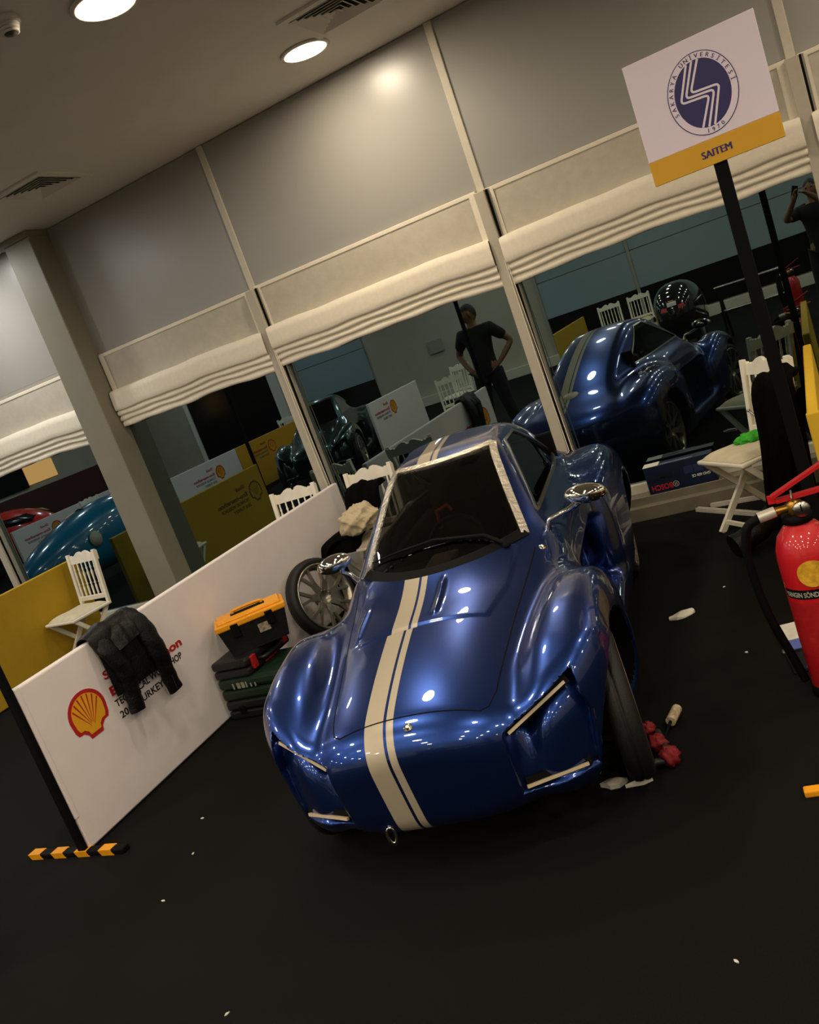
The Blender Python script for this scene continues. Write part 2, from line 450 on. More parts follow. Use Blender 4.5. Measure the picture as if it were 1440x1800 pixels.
obj('core', MB().lathe([(.030, -.02), (.028, -.062), (0, -.066)], 20), mat('detector_dark', '#4a4438', .6), sd)

# ------------------------------------------------------------------ the blue coupe: implicit shell (v across, u front to rear, z up)
def smin(a, b, k):
    h = np.clip(.5 + .5 * (b - a) / k, 0, 1); return b + (a - b) * h - k * h * (1 - h)
def smax(a, b, k): return -smin(-a, -b, k)
def sstep(x, a, b):
    t = np.clip((x - a) / (b - a), 0, 1); return t * t * (3 - 2 * t)
def prof(u, pts):
    xs = np.array([p[0] for p in pts], float); ys = np.array([p[1] for p in pts], float)
    d = np.diff(ys) / np.diff(xs); m = np.zeros(len(xs)); m[0] = d[0]; m[-1] = d[-1]
    for i in range(1, len(xs) - 1): m[i] = 0 if d[i - 1] * d[i] <= 0 else 2 * d[i - 1] * d[i] / (d[i - 1] + d[i])
    u = np.clip(u, xs[0], xs[-1]); i = np.clip(np.searchsorted(xs, u) - 1, 0, len(xs) - 2)
    h = xs[i + 1] - xs[i]; t = (u - xs[i]) / h
    return ((2 * t - 3) * t * t + 1) * ys[i] + ((t - 2) * t + 1) * t * h * m[i] + (3 - 2 * t) * t * t * ys[i + 1] + (t - 1) * t * t * h * m[i + 1]
def sect(a, z, c, W, zb, zt, n):
    zc = (zb + zt) / 2; h = (zt - zb) / 2
    q = (np.abs(a - c) / W) ** n + (np.abs(z - zc) / h) ** n
    return (q ** (1 / n) - 1) * np.minimum(W, h)
HT = [(-.6, .50), (-.5, .56), (-.4, .605), (-.2, .665), (0, .71), (.3, .765), (.5, .80), (1.0, .83), (1.6, .83), (2.0, .80), (2.4, .72), (2.7, .6)]
HW = [(-.6, .40), (-.4, .42), (-.1, .45), (.25, .52), (.5, .53), (.9, .52), (1.3, .53), (1.7, .55), (2.2, .55), (2.7, .5)]
FT = [(-.6, .50), (-.42, .56), (-.2, .655), (0, .70), (.15, .71), (.3, .68), (.5, .58), (.7, .45)]
FC = [(-.6, .46), (-.3, .49), (0, .52), (.3, .54), (.6, .52)]
FW = [(-.6, .15), (-.3, .16), (0, .15), (.3, .125), (.5, .10), (.7, .05)]
RT = [(1.3, .62), (1.55, .70), (1.8, .755), (2.0, .765), (2.2, .74), (2.45, .66), (2.65, .55)]
RW = [(1.3, .06), (1.55, .11), (1.8, .14), (2.1, .145), (2.4, .13), (2.65, .08)]
def outer(v, u, z):
    a = np.abs(v)
    zt = prof(u, HT) - .40 * np.minimum(a, .6) ** 2 * sstep(u, .9, -.2)
    hull = sect(a, z, 0, prof(u, HW), .17 + .03 * sstep(u, 2.2, 2.6), zt, 3.6)
    hull = hull + .085 * sstep(u, .30, .55) * sstep(u, 1.75, 1.35) * np.exp(-((z - .42) / .17) ** 2)
    ff = smax(sect(a, z, prof(u, FC), prof(u, FW), .16, prof(u, FT), 2.7), u - .60, .1)
    rf = smax(sect(a, z, .525, prof(u, RW), .18, prof(u, RT), 2.6), 1.32 - u, .12)
    sl = sect(a, z, .47, .11, .13, .25, 4); sl = smax(smax(sl, u - 1.75, .05), .28 - u, .05)
    f = smin(smin(smin(hull, ff, .055), rf, .06), sl, .06)
    nose = -.548 + 0.34 * np.abs(a / .66) ** 3.6 + smax(0 * z, (.47 - z) * .27, .10) + .9 * np.maximum(z - .48, 0) ** 2
    f = smax(f, (nose - u) * .9, .095)
    tail = 2.66 - .30 * np.abs(a / .66) ** 3 - .9 * np.maximum(.45 - z, 0) ** 1.5 - 1.2 * np.maximum(z - .58, 0) ** 1.4
    f = smax(f, (u - tail) * .85, .10)
    side = (a - (.425 - (z - .78) * .47) + .12 * sstep(u, 1.4, 2.4)) * .9
    ws = (.29 + (z - .78) * 1.95 + (1.75 - 2.2 * (z - .78)) * v * v - u) * .46
    roof = (z - (1.155 - .40 * np.maximum(u - 1.33, 0) ** 1.55 - .35 * v * v - .06 * np.maximum(1.33 - u, 0))) * .85
    g = smax(smax(smax(side, ws, .035), roof, .05), .6 - z, .02)
    return smin(f, g, .045)
def poly_d(x, y, P):           # signed distance-like, negative inside, counter-clockwise polygon
    d = None
    for i in range(len(P)):
        (x0, y0), (x1, y1) = P[i], P[(i + 1) % len(P)]
        L = math.hypot(x1 - x0, y1 - y0); s = ((x - x0) * (y1 - y0) - (y - y0) * (x1 - x0)) / L
        d = s if d is None else np.maximum(d, s)
    return d
LIGHT_POLY = [(.288, .258), (.530, .240), (.556, .43), (.532, .585), (.300, .482)]
COWL_POLY = [(-.27, .0), (.25, .0), (.31, .20), (.33, .46), (-.35, .46), (-.33, .20)]
HOOD_POLY = [(-.235, -.44), (.245, -.44), (.29, -.36), (.325, -.02), (.385, .46), (-.385, .46), (-.325, -.02), (-.28, -.36)]
WS_POLY = [(-.352, .795), (.352, .795), (.238, 1.108), (-.238, 1.108)]            # windscreen in (v, z)
SIDE_POLY = [(.68, .835), (1.86, .835), (1.34, 1.085), (1.12, 1.085)]              # side window in (u, z)
def shell(v, u, z):
    a = np.abs(v); f = outer(v, u, z)
    f = f + (.016 + .16 * np.clip(z - .27, 0, .26)) * sstep(-poly_d(a, z, LIGHT_POLY), 0, .017) * sstep(u, -.10, -.2)
    top = sstep(z, .55, .62)
    f = f - .0045 * sstep(-poly_d(v, u, COWL_POLY), 0, .020) * top * sstep(z, .95, .85)
    for (vv, w) in ((-.285, .012), (.045, .012)):
        f = f - .010 * np.exp(-((v - vv - .04 * (u - .1)) / w) ** 2) * sstep(u, .03, .08) * sstep(u, .30, .22) * top * sstep(z, .95, .85)
    # small cooling slots let into the nose flanks
    for uc, rr in ((0., .315), (2.0, .318)):
        cyl = np.maximum(np.sqrt((u - uc) ** 2 + (z - .275) ** 2) - rr, .40 - a)
        f = smax(f, -cyl, .014)
    return f
def nets(fn, lo, hi, h):
    ax = [np.arange(a, b + h, h) for a, b in zip(lo, hi)]
    shp = [len(a) for a in ax]; B = 8
    F = np.empty(shp, np.float32)
    cen = [np.array([a[i:i + B + 1].mean() for i in range(0, len(a), B)]) for a in ax]
    G = fn(*np.meshgrid(*cen, indexing='ij'))
    near = np.abs(G) < B * h * 1.35 + .02                     # blocks that may hold the surface
    full = lambda A: np.repeat(np.repeat(np.repeat(A, B, 0), B, 1), B, 2)[:shp[0], :shp[1], :shp[2]]
    F[:] = full(G); w = np.argwhere(full(near))
    for i0 in range(0, len(w), 400000):
        q = w[i0:i0 + 400000]
        F[q[:, 0], q[:, 1], q[:, 2]] = fn(ax[0][q[:, 0]], ax[1][q[:, 1]], ax[2][q[:, 2]])
    ins = F < 0
    n = [s - 1 for s in F.shape]
    acc = np.zeros(n + [3], np.float32); cnt = np.zeros(n, np.float32)
    for axis in range(3):
        o1, o2 = [k for k in range(3) if k != axis]
        for d1 in (0, 1):
            for d2 in (0, 1):
                sA = [None] * 3; sB = [None] * 3
                sA[axis] = slice(0, n[axis]); sB[axis] = slice(1, n[axis] + 1)
                for o, d in ((o1, d1), (o2, d2)): sA[o] = sB[o] = slice(d, d + n[o])
                A = F[tuple(sA)]; B = F[tuple(sB)]; c = (A < 0) != (B < 0)
                t = np.where(c, A / np.where(c, A - B, 1), 0)
                acc[..., axis] += t; acc[..., o1] += c * d1; acc[..., o2] += c * d2; cnt += c
    idx = -np.ones(n, np.int64); on = cnt > 0; idx[on] = np.arange(on.sum())
    P = acc[on] / cnt[on][:, None]; ijk = np.argwhere(on)
    P = (P + ijk) * h + np.array(lo)
    quads = []
    for axis in range(3):
        o1, o2 = [(1, 2), (2, 0), (0, 1)][axis]
        sl = [slice(1, -1)] * 3; sl[axis] = slice(0, n[axis])
        sA = list(sl); sB = list(sl); sB[axis] = slice(1, n[axis] + 1)
        A = ins[tuple(sA)]; B = ins[tuple(sB)]
        for flip in (0, 1):
            e = np.argwhere((A & ~B) if not flip else (~A & B))
            if not len(e): continue
            base = e.copy(); base[:, o1] += 1; base[:, o2] += 1
            q = []
            for (d1, d2) in ((-1, -1), (0, -1), (0, 0), (-1, 0)):
                b = base.copy(); b[:, o1] += d1; b[:, o2] += d2; q.append(idx[b[:, 0], b[:, 1], b[:, 2]])
            q = np.stack(q, 1)
            quads.append(q[:, ::-1] if flip else q)
    Q = np.concatenate(quads)
    def grad(p, e=3e-3):
        g = np.zeros_like(p)
        for k in range(3):
            a = p.copy(); a[:, k] += e; b = p.copy(); b[:, k] -= e
            g[:, k] = (fn(a[:, 0], a[:, 1], a[:, 2]) - fn(b[:, 0], b[:, 1], b[:, 2])) / (2 * e)
        return g
    for _ in range(3):
        g = grad(P); s = fn(P[:, 0], P[:, 1], P[:, 2]); P = P - g * np.clip(s / np.maximum((g * g).sum(1), .05), -.012, .012)[:, None]
    g = grad(P); N = g / np.maximum(np.linalg.norm(g, axis=1, keepdims=True), 1e-9)
    return P, N, Q
CP, CN, CQ = nets(shell, (-.74, -.60, .08), (.74, 2.72, 1.20), .0088)
CC = CP[CQ].mean(1); CNF = CN[CQ].mean(1)
_out0 = outer(CC[:, 0], CC[:, 1], CC[:, 2])
well = (np.minimum(np.hypot(CC[:, 1], CC[:, 2] - .275) - .318, np.hypot(CC[:, 1] - 2.0, CC[:, 2] - .275) - .321) < .004) & (_out0 < -.012)
wsm = (poly_d(CC[:, 0], CC[:, 2], WS_POLY) < -.004) & (CC[:, 2] > .806) & (CC[:, 1] < 1.2) & (CNF[:, 1] < -.2)
sdm = (poly_d(CC[:, 1], CC[:, 2], SIDE_POLY) < -.004) & (np.abs(CC[:, 0]) > .2) & (np.abs(CNF[:, 0]) > .4)
hood = (poly_d(CC[:, 0], CC[:, 1], HOOD_POLY) < 0) & (CC[:, 2] > .53) & (CNF[:, 2] > .2) & ~wsm & (CC[:, 2] < .86)
def submesh(name, mask):
    q = CQ[mask]; used, inv = np.unique(q, return_inverse=True); q = inv.reshape(q.shape)
    me = bpy.data.meshes.new(name); p = CP[used]
    me.vertices.add(len(p)); me.vertices.foreach_set('co', p.astype(np.float32).ravel())
    me.loops.add(q.size); me.loops.foreach_set('vertex_index', q.astype(np.int32).ravel())
    me.polygons.add(len(q)); me.polygons.foreach_set('loop_start', np.arange(0, q.size, 4, dtype=np.int32))
    me.polygons.foreach_set('use_smooth', np.ones(len(q), bool))
    me.update(calc_edges=True); me.validate()
    me.normals_split_custom_set_from_vertices(CN[used].tolist())
    return me
ME_BODY = submesh('body_shell', ~(well | wsm | sdm | hood)); ME_HOOD = submesh('hood', hood); ME_WELLS = [submesh('wheel_well', well & (CC[:, 0] * sv > 0) & ((CC[:, 1] < 1) == fr)) for sv in (-1, 1) for fr in (True, False)]

def first_in(fn, a, b, n):
    """first crossing into the shell along a..b, by repeated sampling"""
    for _ in range(3):
        t = np.linspace(a, b, n); i = int(np.argmax(fn(t) < 0))
        if i == 0: return b if _ == 0 else a
        a, b = t[i - 1], t[i]; n = 24
    return (a + b) / 2
def on_top(v, u, fn=shell): return Vector((v, u, first_in(lambda z: fn(0 * z + v, 0 * z + u, z), 1.3, .1, 60)))
def on_front(v, z, fn=shell): return Vector((v, first_in(lambda u: fn(0 * u + v, u, 0 * u + z), -.7, 1.4, 110), z))
def on_side(s, u, z, fn=shell): return Vector((s * first_in(lambda a: fn(a, 0 * a + u, 0 * a + z), .8, 0, 60), u, z))
_E6 = np.array([[1, 0, 0], [-1, 0, 0], [0, 1, 0], [0, -1, 0], [0, 0, 1], [0, 0, -1]]) * 3e-3
def nrm(p, fn=outer):
    q = np.array(p) + _E6; s = fn(q[:, 0], q[:, 1], q[:, 2])
    return Vector((s[0] - s[1], s[2] - s[3], s[4] - s[5])).normalized()
def lerp2(a, b, t): return tuple(x + (y - x) * t for x, y in zip(a, b))
def path_along(poly, step=.03, closed=True):
    out = []
    n = len(poly)
    for i in range(n if closed else n - 1):
        a, b = poly[i], poly[(i + 1) % n]; m = max(1, int(math.hypot(b[0] - a[0], b[1] - a[1]) / step))
        out += [lerp2(a, b, k / m) for k in range(m)]
    if not closed: out.append(poly[-1])
    return out
def ribbon(pts, width, off, fn=outer, thick=.003):     # strip lying on the shell along pts (list of Vector), width in the surface
    mb = MB(); L = []
    for i, p in enumerate(pts):
        n = nrm(p, fn); t = (pts[min(i + 1, len(pts) - 1)] - pts[max(i - 1, 0)]).normalized(); s = n.cross(t).normalized()
        L.append((p + s * width / 2 + n * (off + thick), p - s * width / 2 + n * (off + thick), p - s * width / 2 + n * (off - .004), p + s * width / 2 + n * (off - .004)))
    for i in range(len(L) - 1):
        a, b = L[i], L[i + 1]
        mb.add(list(a) + list(b), [(0, 1, 5, 4), (1, 2, 6, 5), (2, 3, 7, 6), (3, 0, 4, 7)])
    mb.add(L[0], [(3, 2, 1, 0)]); mb.add(L[-1], [(0, 1, 2, 3)])
    return mb

def car_paint(name, base, base2, stripe):
    m = bpy.data.materials.new(name); m.use_nodes = True; nt = m.node_tree; N = nt.nodes; L = nt.links
    b = N['Principled BSDF']; tc = N.new('ShaderNodeTexCoord')
    b.inputs['Metallic'].default_value = .85; b.inputs['Roughness'].default_value = .30
    b.inputs['Coat Weight'].default_value = 1.0; b.inputs['Coat Roughness'].default_value = .012
    no = N.new('ShaderNodeTexNoise'); no.inputs['Scale'].default_value = 900; no.inputs['Detail'].default_value = 2
    L.new(tc.outputs['Object'], no.inputs['Vector'])
    rp = N.new('ShaderNodeValToRGB'); rp.color_ramp.elements[0].position = .35; rp.color_ramp.elements[1].position = .7
    rp.color_ramp.elements[0].color = lin(base); rp.color_ramp.elements[1].color = lin(base2)
    L.new(no.outputs['Fac'], rp.inputs['Fac'])
    if stripe is None:
        L.new(rp.outputs['Color'], b.inputs['Base Color']); return m
    sx = N.new('ShaderNodeSeparateXYZ'); L.new(tc.outputs['Object'], sx.inputs[0])
    def mth(op, a, c, c2=None):
        n = N.new('ShaderNodeMath'); n.operation = op
        for i, x in enumerate((a, c, c2)):
            if x is None: continue
            if isinstance(x, (int, float)): n.inputs[i].default_value = x
            else: L.new(x, n.inputs[i])
        return n.outputs[0]
    front = mth('LESS_THAN', sx.outputs[1], -.003)
    x = mth('MULTIPLY_ADD', front, .016, sx.outputs[0])
    def band(c, hw):
        return mth('LESS_THAN', mth('ABSOLUTE', mth('SUBTRACT', x, c), 0), hw)
    s = mth('MAXIMUM', band(-.087, .034), band(-.030, .0125))
    mx = N.new('ShaderNodeMix'); mx.data_type = 'RGBA'
    L.new(s, mx.inputs['Factor']); L.new(rp.outputs['Color'], mx.inputs['A']); mx.inputs['B'].default_value = lin(stripe)
    L.new(mx.outputs['Result'], b.inputs['Base Color'])
    mr = mth('MULTIPLY_ADD', s, -.75, .85); L.new(mr, b.inputs['Metallic'])
    return m
M_BLUE = car_paint('blue_metallic_paint', (.010, .033, .165), (.016, .053, .245), '#b3a892')
M_FOIL = mat('silver_foil_tape', '#e8e0d0', .24, metal=.9, noise=.15, nscale=90, bump=.9, bscale=60)
M_CARGLASS = thin_glass('car_window_glass', (.42, .42, .40), 1.55)
M_LED = mat('led_strip_lens', '#b8a88c', .35, noise=.05, nscale=60)
M_ALLOY = mat('alloy_wheel', '#a8a294', .3, metal=.9, noise=.08, nscale=30)
M_SEATR = mat('red_upholstery', '#8a1210', .7, noise=.1, nscale=40)

def wheel_meshes(R=.275, W=.095):
    """axis along local x, outer face at +x"""
    A = Matrix.Rotation(PI / 2, 4, 'Y'); r0 = R - .052
    tyre = MB().lathe([(r0, -W / 2 + .012), (r0 + .018, -W / 2), (R - .018, -W / 2 + .004), (R - .004, -W / 2 + .018), (R, -W / 2 + .034), (R, -.006), (R - .004, -.003), (R - .004, .003), (R, .006),
                       (R, W / 2 - .034), (R - .004, W / 2 - .018), (R - .018, W / 2 - .004), (r0 + .018, W / 2), (r0, W / 2 - .012)], 48, A)
    rim = MB().lathe([(r0 - .012, -W / 2 + .016), (r0 + .004, -W / 2 + .012), (r0 + .002, -W / 2 + .03), (r0 - .022, -.01), (r0 - .020, .02), (r0 - .004, W / 2 - .016), (r0 + .006, W / 2 - .006), (r0 + .004, W / 2 + .002), (r0 - .006, W / 2 + .001),
                      (r0 - .014, W / 2 - .012), (r0 - .030, .012), (r0 - .030, -.012), (r0 - .016, -W / 2 + .03)], 48, A)
    sp = []
    for k in range(7):
        s = MB(); Mr = Matrix.Rotation(2 * PI * k / 7, 4, 'X')
        for sg in (-1, 1):
            a = Mr @ Vector((W * .22, sg * .012, .050)); m = Mr @ Vector((W * .30, sg * .010, .115)); e = Mr @ Vector((W * .34, sg * .042, r0 - .012))
            s.bar(a, m, .022, .020, up=(1, 0, 0)); s.bar(m, e, .019, .020, up=(1, 0, 0))
        sp.append(s)
    hub = MB().lathe([(0, -.02), (.058, -.02), (.060, W * .22), (.052, W * .30), (.040, W * .30), (.036, W * .20), (0, W * .20)], 24, A)
    for k in range(10):
        a = 2 * PI * k / 10; hub.ball((W * .30, .048 * math.cos(a), .048 * math.sin(a)), .005, 4)
    return tyre.mesh('tyre'), rim.mesh('rim'), [s.mesh('spoke') for s in sp], hub.mesh('hub')
TYRE, RIM, SPOKES, HUB = wheel_meshes()
def wheel_into(parent, loc, rot, m_rim):
    t = obj('tyre', TYRE, M_RUBBER, parent, loc, rot)
    for nm, me in [('rim', RIM), ('hub', HUB)] + [('spoke', s) for s in SPOKES]:
        o = obj(nm, me, None, t)
        if not me.materials: me.materials.append(m_rim)
    return t

CAR_YAW = math.radians(9.0)
car = thing('coupe_car', 'glossy blue low coupe with cream racing stripes, parked nose first in the booth', 'car', (-1.488, 2.62, 0), CAR_YAW)
obj('body_shell', ME_BODY, M_BLUE, car)
obj('hood', ME_HOOD, M_BLUE, car)
for me in ME_WELLS: obj('wheel_well', me, M_BLACK, car)
for s in (-1, 1):
    for u in (0., 2.0): wheel_into(car, (s * (.585 if u == 0 else .55), u, .275), (0, 0, (0 if s > 0 else PI) + (.16 if u == 0 else 0)), M_ALLOY)
# windscreen, tape, side windows
def ws_pt(a, b, off):
    lo = lerp2(WS_POLY[0], WS_POLY[1], a); hi = lerp2(WS_POLY[3], WS_POLY[2], a); v, z = lerp2(lo, hi, b)
    p = on_front(v, z, outer); return p + nrm(p) * off
obj('windscreen', MB().grid(lambda a, b: ws_pt(a, b, -.003), 16, 12), M_CARGLASS, car)
tape = MB()
for (a, b) in ((1, 2), (2, 3), (3, 0)):
    pp = [on_front(v, z, outer) for v, z in path_along([WS_POLY[a], WS_POLY[b]], .03, False)]
    r = ribbon(pp, .034, .001); tape.add(r.v, r.f)
pp = [on_front(v, z, outer) for v, z in path_along([WS_POLY[0], WS_POLY[1]], .02, False)]
obj('windscreen_seal', ribbon([p + Vector((0, .010, .006)) for p in pp], .046, .0005), M_BLACK, car)
obj('foil_tape', tape, M_FOIL, car, label='crinkled silver foil tape around the windscreen')
for s in (-1, 1):
    def sp_(a, b):
        lo = lerp2(SIDE_POLY[0], SIDE_POLY[1], a); hi = lerp2(SIDE_POLY[3], SIDE_POLY[2], a); u, z = lerp2(lo, hi, b)
        p = on_side(s, u, z, outer); return p + nrm(p) * -.003
    obj('side_window', MB().grid(sp_, 16, 8), M_CARGLASS, car)
    fr = MB()
    for i in range(4):
        pp = [on_side(s, u, z, outer) for u, z in path_along([SIDE_POLY[i], SIDE_POLY[(i + 1) % 4]], .04, False)]
        r = ribbon(pp, .013, .002); fr.add(r.v, r.f)
    obj('window_trim', fr, M_STEEL, car, label='thin bright window surround')
# shut lines of the hood and the raised cowl panel
obj('hood_seam', MB().tube([on_top(v, u) - Vector((0, 0, .001)) for v, u in path_along([HOOD_POLY[5], HOOD_POLY[6], HOOD_POLY[7], (-.262, -.42), HOOD_POLY[0], HOOD_POLY[1], (.272, -.42), HOOD_POLY[2], HOOD_POLY[3], HOOD_POLY[4]], .02, False)], .0030, 5), M_BLACK, car)
# head lamp strips in their recesses
for s in (-1, 1):
    for (a, b, nm) in (((.318, .474), (.512, .556), 'lamp_strip'), ((.312, .279), (.498, .268), 'lower_lamp_strip')):
        p0 = on_front(s * a[0], a[1], outer); p1 = on_front(s * b[0], b[1], outer); dp = .018 if nm == 'lamp_strip' else .004
        p0 = p0 - nrm(p0) * dp; p1 = p1 - nrm(p1) * dp; ad = (p1 - p0).normalized()
        obj(nm, MB().bar(p0, p1, .010, .010, up=(0, -1, .3)), M_LED, car)
        obj('lamp_housing', MB().bar(p0 + Vector((0, .02, .002)) - ad * .005, p1 + Vector((0, .02, .002)) + ad * .005, .034, .020, up=(0, -1, .3)), M_BLACK, car)
# door mirrors
for s in (-1, 1):
    b = on_side(s, .60, .76, outer); mx = .615 if s > 0 else -.505
    arm = [b - Vector((s * .01, 0, 0)), b + Vector((s * .012, -.005, .045)), b.lerp(Vector((mx, .585, .845)), .55) + Vector((0, -.01, .02)), Vector((mx - s * .035, .585, .845))]
    mm = obj('door_mirror', MB().ball((mx, .60, .868), (.085, .045, .040), 14, Matrix.Rotation(s * .12, 4, 'Y')), M_CHROME, car, label='chrome door mirror')
    obj('mirror_arm', MB().tube(arm, [.016, .011, .011, .016], 8), M_CHROME, mm)
    obj('mirror_glass', MB().lathe([(0, 0), (.032, 0), (.034, -.004)], 20, Matrix.Translation((mx, .640, .868)) @ Matrix.Rotation(-PI / 2, 4, 'X') @ Matrix.Diagonal((2.0, 1, 1, 1))), M_BLACKG, mm)
# wiper
wp = [ws_pt(.90, -.02, .012), ws_pt(.80, .13, .016), ws_pt(.5, .24, .018), ws_pt(.25, .20, .016), ws_pt(.05, .12, .012)]
obj('wiper', MB().tube(wp, [.010, .008, .006, .005, .004], 6), M_BLACK, car)
obj('wiper_pivot', MB().ball(ws_pt(.90, -.02, .006), (.018, .018, .014), 8), M_BLACK, car)
# hood pins and tow eye
for p in (on_top(.018, -.475), on_top(.41, .47)):
    Mn = nrm(p).to_track_quat('Z', 'Y').to_matrix().to_4x4(); Mn.translation = p
    obj('hood_pin', MB().lathe([(0, .010), (.006, .010), (.007, .005), (.013, .004), (.015, .001), (.015, -.004)], 16, Mn), M_CHROME, car)
ty = Vector((-.17, -.478, .222))
obj('tow_eye', MB().tube([ty + Vector((.022 * math.cos(a) * .6, .004 * math.cos(a), -.012 + .028 * math.sin(a))) for a in np.linspace(0, 2 * PI, 17)[:-1]], .0055, 6, closed=True).tube([ty + Vector((0, .05, .03)), ty + Vector((0, 0, .014))], .006, 6), M_CHROME, car)
# cabin
cab = MB().bbox((-.36, .50, .30), (.36, 1.95, .34), .01).bbox((-.40, .62, .34), (-.36, 1.8, .74), .01).bbox((.36, .62, .34), (.40, 1.8, .74), .01).bbox((-.38, 1.80, .34), (.38, 1.84, .95), .01)
obj('cabin_tub', cab, M_BLACK, car)
obj('dashboard', MB().bbox((-.34, .42, .62), (.34, .74, .745), .03), M_BLACK, car)
obj('dash_console', MB().bbox((-.10, .50, .735), (.02, .70, .765), .01), mat('grey_console', '#4f4840', .5, noise=.2, nscale=20), car)
obj('steering_wheel', MB().tube([Vector((-.02 + .13 * math.cos(a), .84 + .05 * math.sin(a), .74 + .12 * math.sin(a))) for a in np.linspace(0, 2 * PI, 25)[:-1]], .012, 8, closed=True), M_BLACK, car)
obj('seat', MB().bbox((-.18, .88, .36), (.18, 1.25, .46), .04).bbox((-.17, 1.17, .40), (.17, 1.27, .865), .04), M_BCLOTH, car)
obj('headrest', MB().bbox((-.08, 1.19, .85), (.08, 1.26, .97), .025), M_BCLOTH, car)
obj('seat_piping', MB().tube([(-.165, 1.163, .76), (-.160, 1.163, .845), (-.10, 1.163, .862), (-.085, 1.163, .83)], .010, 8), M_SEATR, car, label='red edge of the seat back')
# oval badge and lettering on the tail
bp = on_top(-.02, 2.28, outer); Mb = nrm(bp).to_track_quat('Z', 'Y').to_matrix().to_4x4(); Mb.translation = bp + nrm(bp) * .001
obj('tail_badge', MB().lathe([(0, .002), (.052, .002), (.055, 0)], 24, Mb @ Matrix.Diagonal((1.3, .75, 1, 1))), M_LED, car, label='oval badge on the tail')

# ------------------------------------------------------------------ partitions with printed emblem and lettering
def pecten(s=1.0):
    """scallop outline (x right, y up), about 1 wide and 1 tall"""
    out = []
    for k in range(25):
        a = math.radians(-8 + 196 * k / 24); out.append((.5 * math.cos(a) * s, (.06 + .45 * math.sin(a)) * s))
    left = [(-.47, -.18), (-.42, -.27), (-.30, -.28), (-.20, -.36), (-.17, -.46)]
    right = [(.17, -.46), (.20, -.36), (.30, -.28), (.42, -.27), (.47, -.18)]
    out = out + [(x * s, y * s) for x, y in left] + [(x * s, y * s) for x, y in right]
    return out
def emblem_into(root, M, w, mr, my, ring_only=False):
    E = pecten(1.0)
    obj('emblem', MB().prism([(x * w, y * w) for x, y in E], 0, .0012, M), mr, root, label='red scallop emblem outline')
    I = [(x * .83 * w, (y * .83 + .008) * w) for x, y in E]
    obj('emblem_fill', MB().prism(I, .0012, .0020, M), my, root, label='yellow scallop emblem')
    rays = MB()
    for k in range(7):
        a = math.radians(32 + 116 * k / 6); c, s_ = math.cos(a), math.sin(a)
        p0 = (.05 * c * w, (-.30 + .14 * s_) * w); p1 = (.40 * c * w * 1.02, (.02 + .40 * s_) * w)
        d = Vector((p1[0] - p0[0], p1[1] - p0[1])).normalized(); nx, ny = -d.y, d.x
        rays.prism([(p0[0] - nx * .003 * w, p0[1] - ny * .003 * w), (p1[0] - nx * .018 * w, p1[1] - ny * .018 * w), (p1[0] + nx * .018 * w, p1[1] + ny * .018 * w), (p0[0] + nx * .003 * w, p0[1] + ny * .003 * w)][::-1], .0020, .0026, M)
    o = obj('emblem_rays', rays, mr, root); o['kind'] = 'stuff'
LINES = [('Shell', .058, .0012, 0, .17, 'r'), ('Eco-marathon', .062, .0022, -.088, .565, 'r'), ('TECHNICAL WORKSHOP', .05, .0008, -.150, .53, 'k'), ('2018 TURKEY', .05, .0008, -.212, .335, 'k')]
def lettering_into(root, M, mr, mk, k=1.0):
    for (t, sz, bd, dy, wd, c) in LINES:
        mb = text_into(MB(), t, sz * k, M @ Matrix.Translation((0, dy * k, .0010)), bd * k, .0006, width=wd * k)
        o = obj('lettering', mb, mr if c == 'r' else mk, root, label='printed line reading ' + t.replace('Shell', 'a red word').replace('Eco-marathon', 'a red event name') if False else None)
def partition(label, x, y0, y1, face, m_cloth, mr, my, mk, print_at=None, stand=True, h=.83, t=.045, pscale=1.0, sign_post=0):
    """upright panel along y; face=+1 prints on the +x side"""
    r = thing('partition_panel', label, 'partition', (x, (y0 + y1) / 2, 0))
    L = (y1 - y0) / 2
    obj('panel_cloth', MB().bbox((-t / 2, -L, .012), (t / 2, L, h), .008), m_cloth, r)
    obj('edge_hem', MB().bbox((-t / 2 - .003, -L - .004, .17 if sign_post else .02), (t / 2 + .003, -L + .022, h + .002), .005), m_cloth, r)
    if print_at is not None:
        M = basis((face * (t / 2 + .0004), print_at[0] - (y0 + y1) / 2, print_at[1]), (0, face, 0), (0, 0, 1))
        emblem_into(r, M, .235 * pscale, mr, my)
        lettering_into(r, M @ Matrix.Translation((.165 * pscale, .092 * pscale, 0)), mr, mk, pscale)
    if sign_post:
        obj('post', MB().bbox((-.022, -L - .030, .02), (.022, -L - .006, sign_post), .004), M_BLACK, r)
    if stand:
        ft = obj('foot_bar', MB().bbox((-.36, -L - .035, .0), (.26, -L + .01, .026), .006), M_BLACK, r, label='floor bar with hazard stripes')
        for k in range(4):
            a = -.36 + .02 + k * .155
            obj('stripe', MB().prism([(a, -.0005), (a + .075, -.0005), (a + .060, .0275), (a - .015, .0275)], -L - .0365, -L + .0115, Matrix(((1, 0, 0, 0), (0, 0, 1, 0), (0, 1, 0, 0), (0, 0, 0, 1)))), M_YPLAST, ft)
    return r
partition('white fabric partition with red and yellow emblem beside the blue car, jacket over it', -3.433, 2.44, 5.56, 1, M_WHITE, M_LRED, M_LYEL, M_LBLK, (2.735, .535), True, sign_post=2.4)
M_OLIVE_P = mat('brown_print', '#5d4a16', .7)
partition('long mustard yellow partition behind the chair at the left photo edge', -6.27, 3.02, 5.58, 1, M_YELB, M_OLIVE_P, M_YELB, M_OLIVE_P, (3.22, .55), False, pscale=1.05, sign_post=2.4)
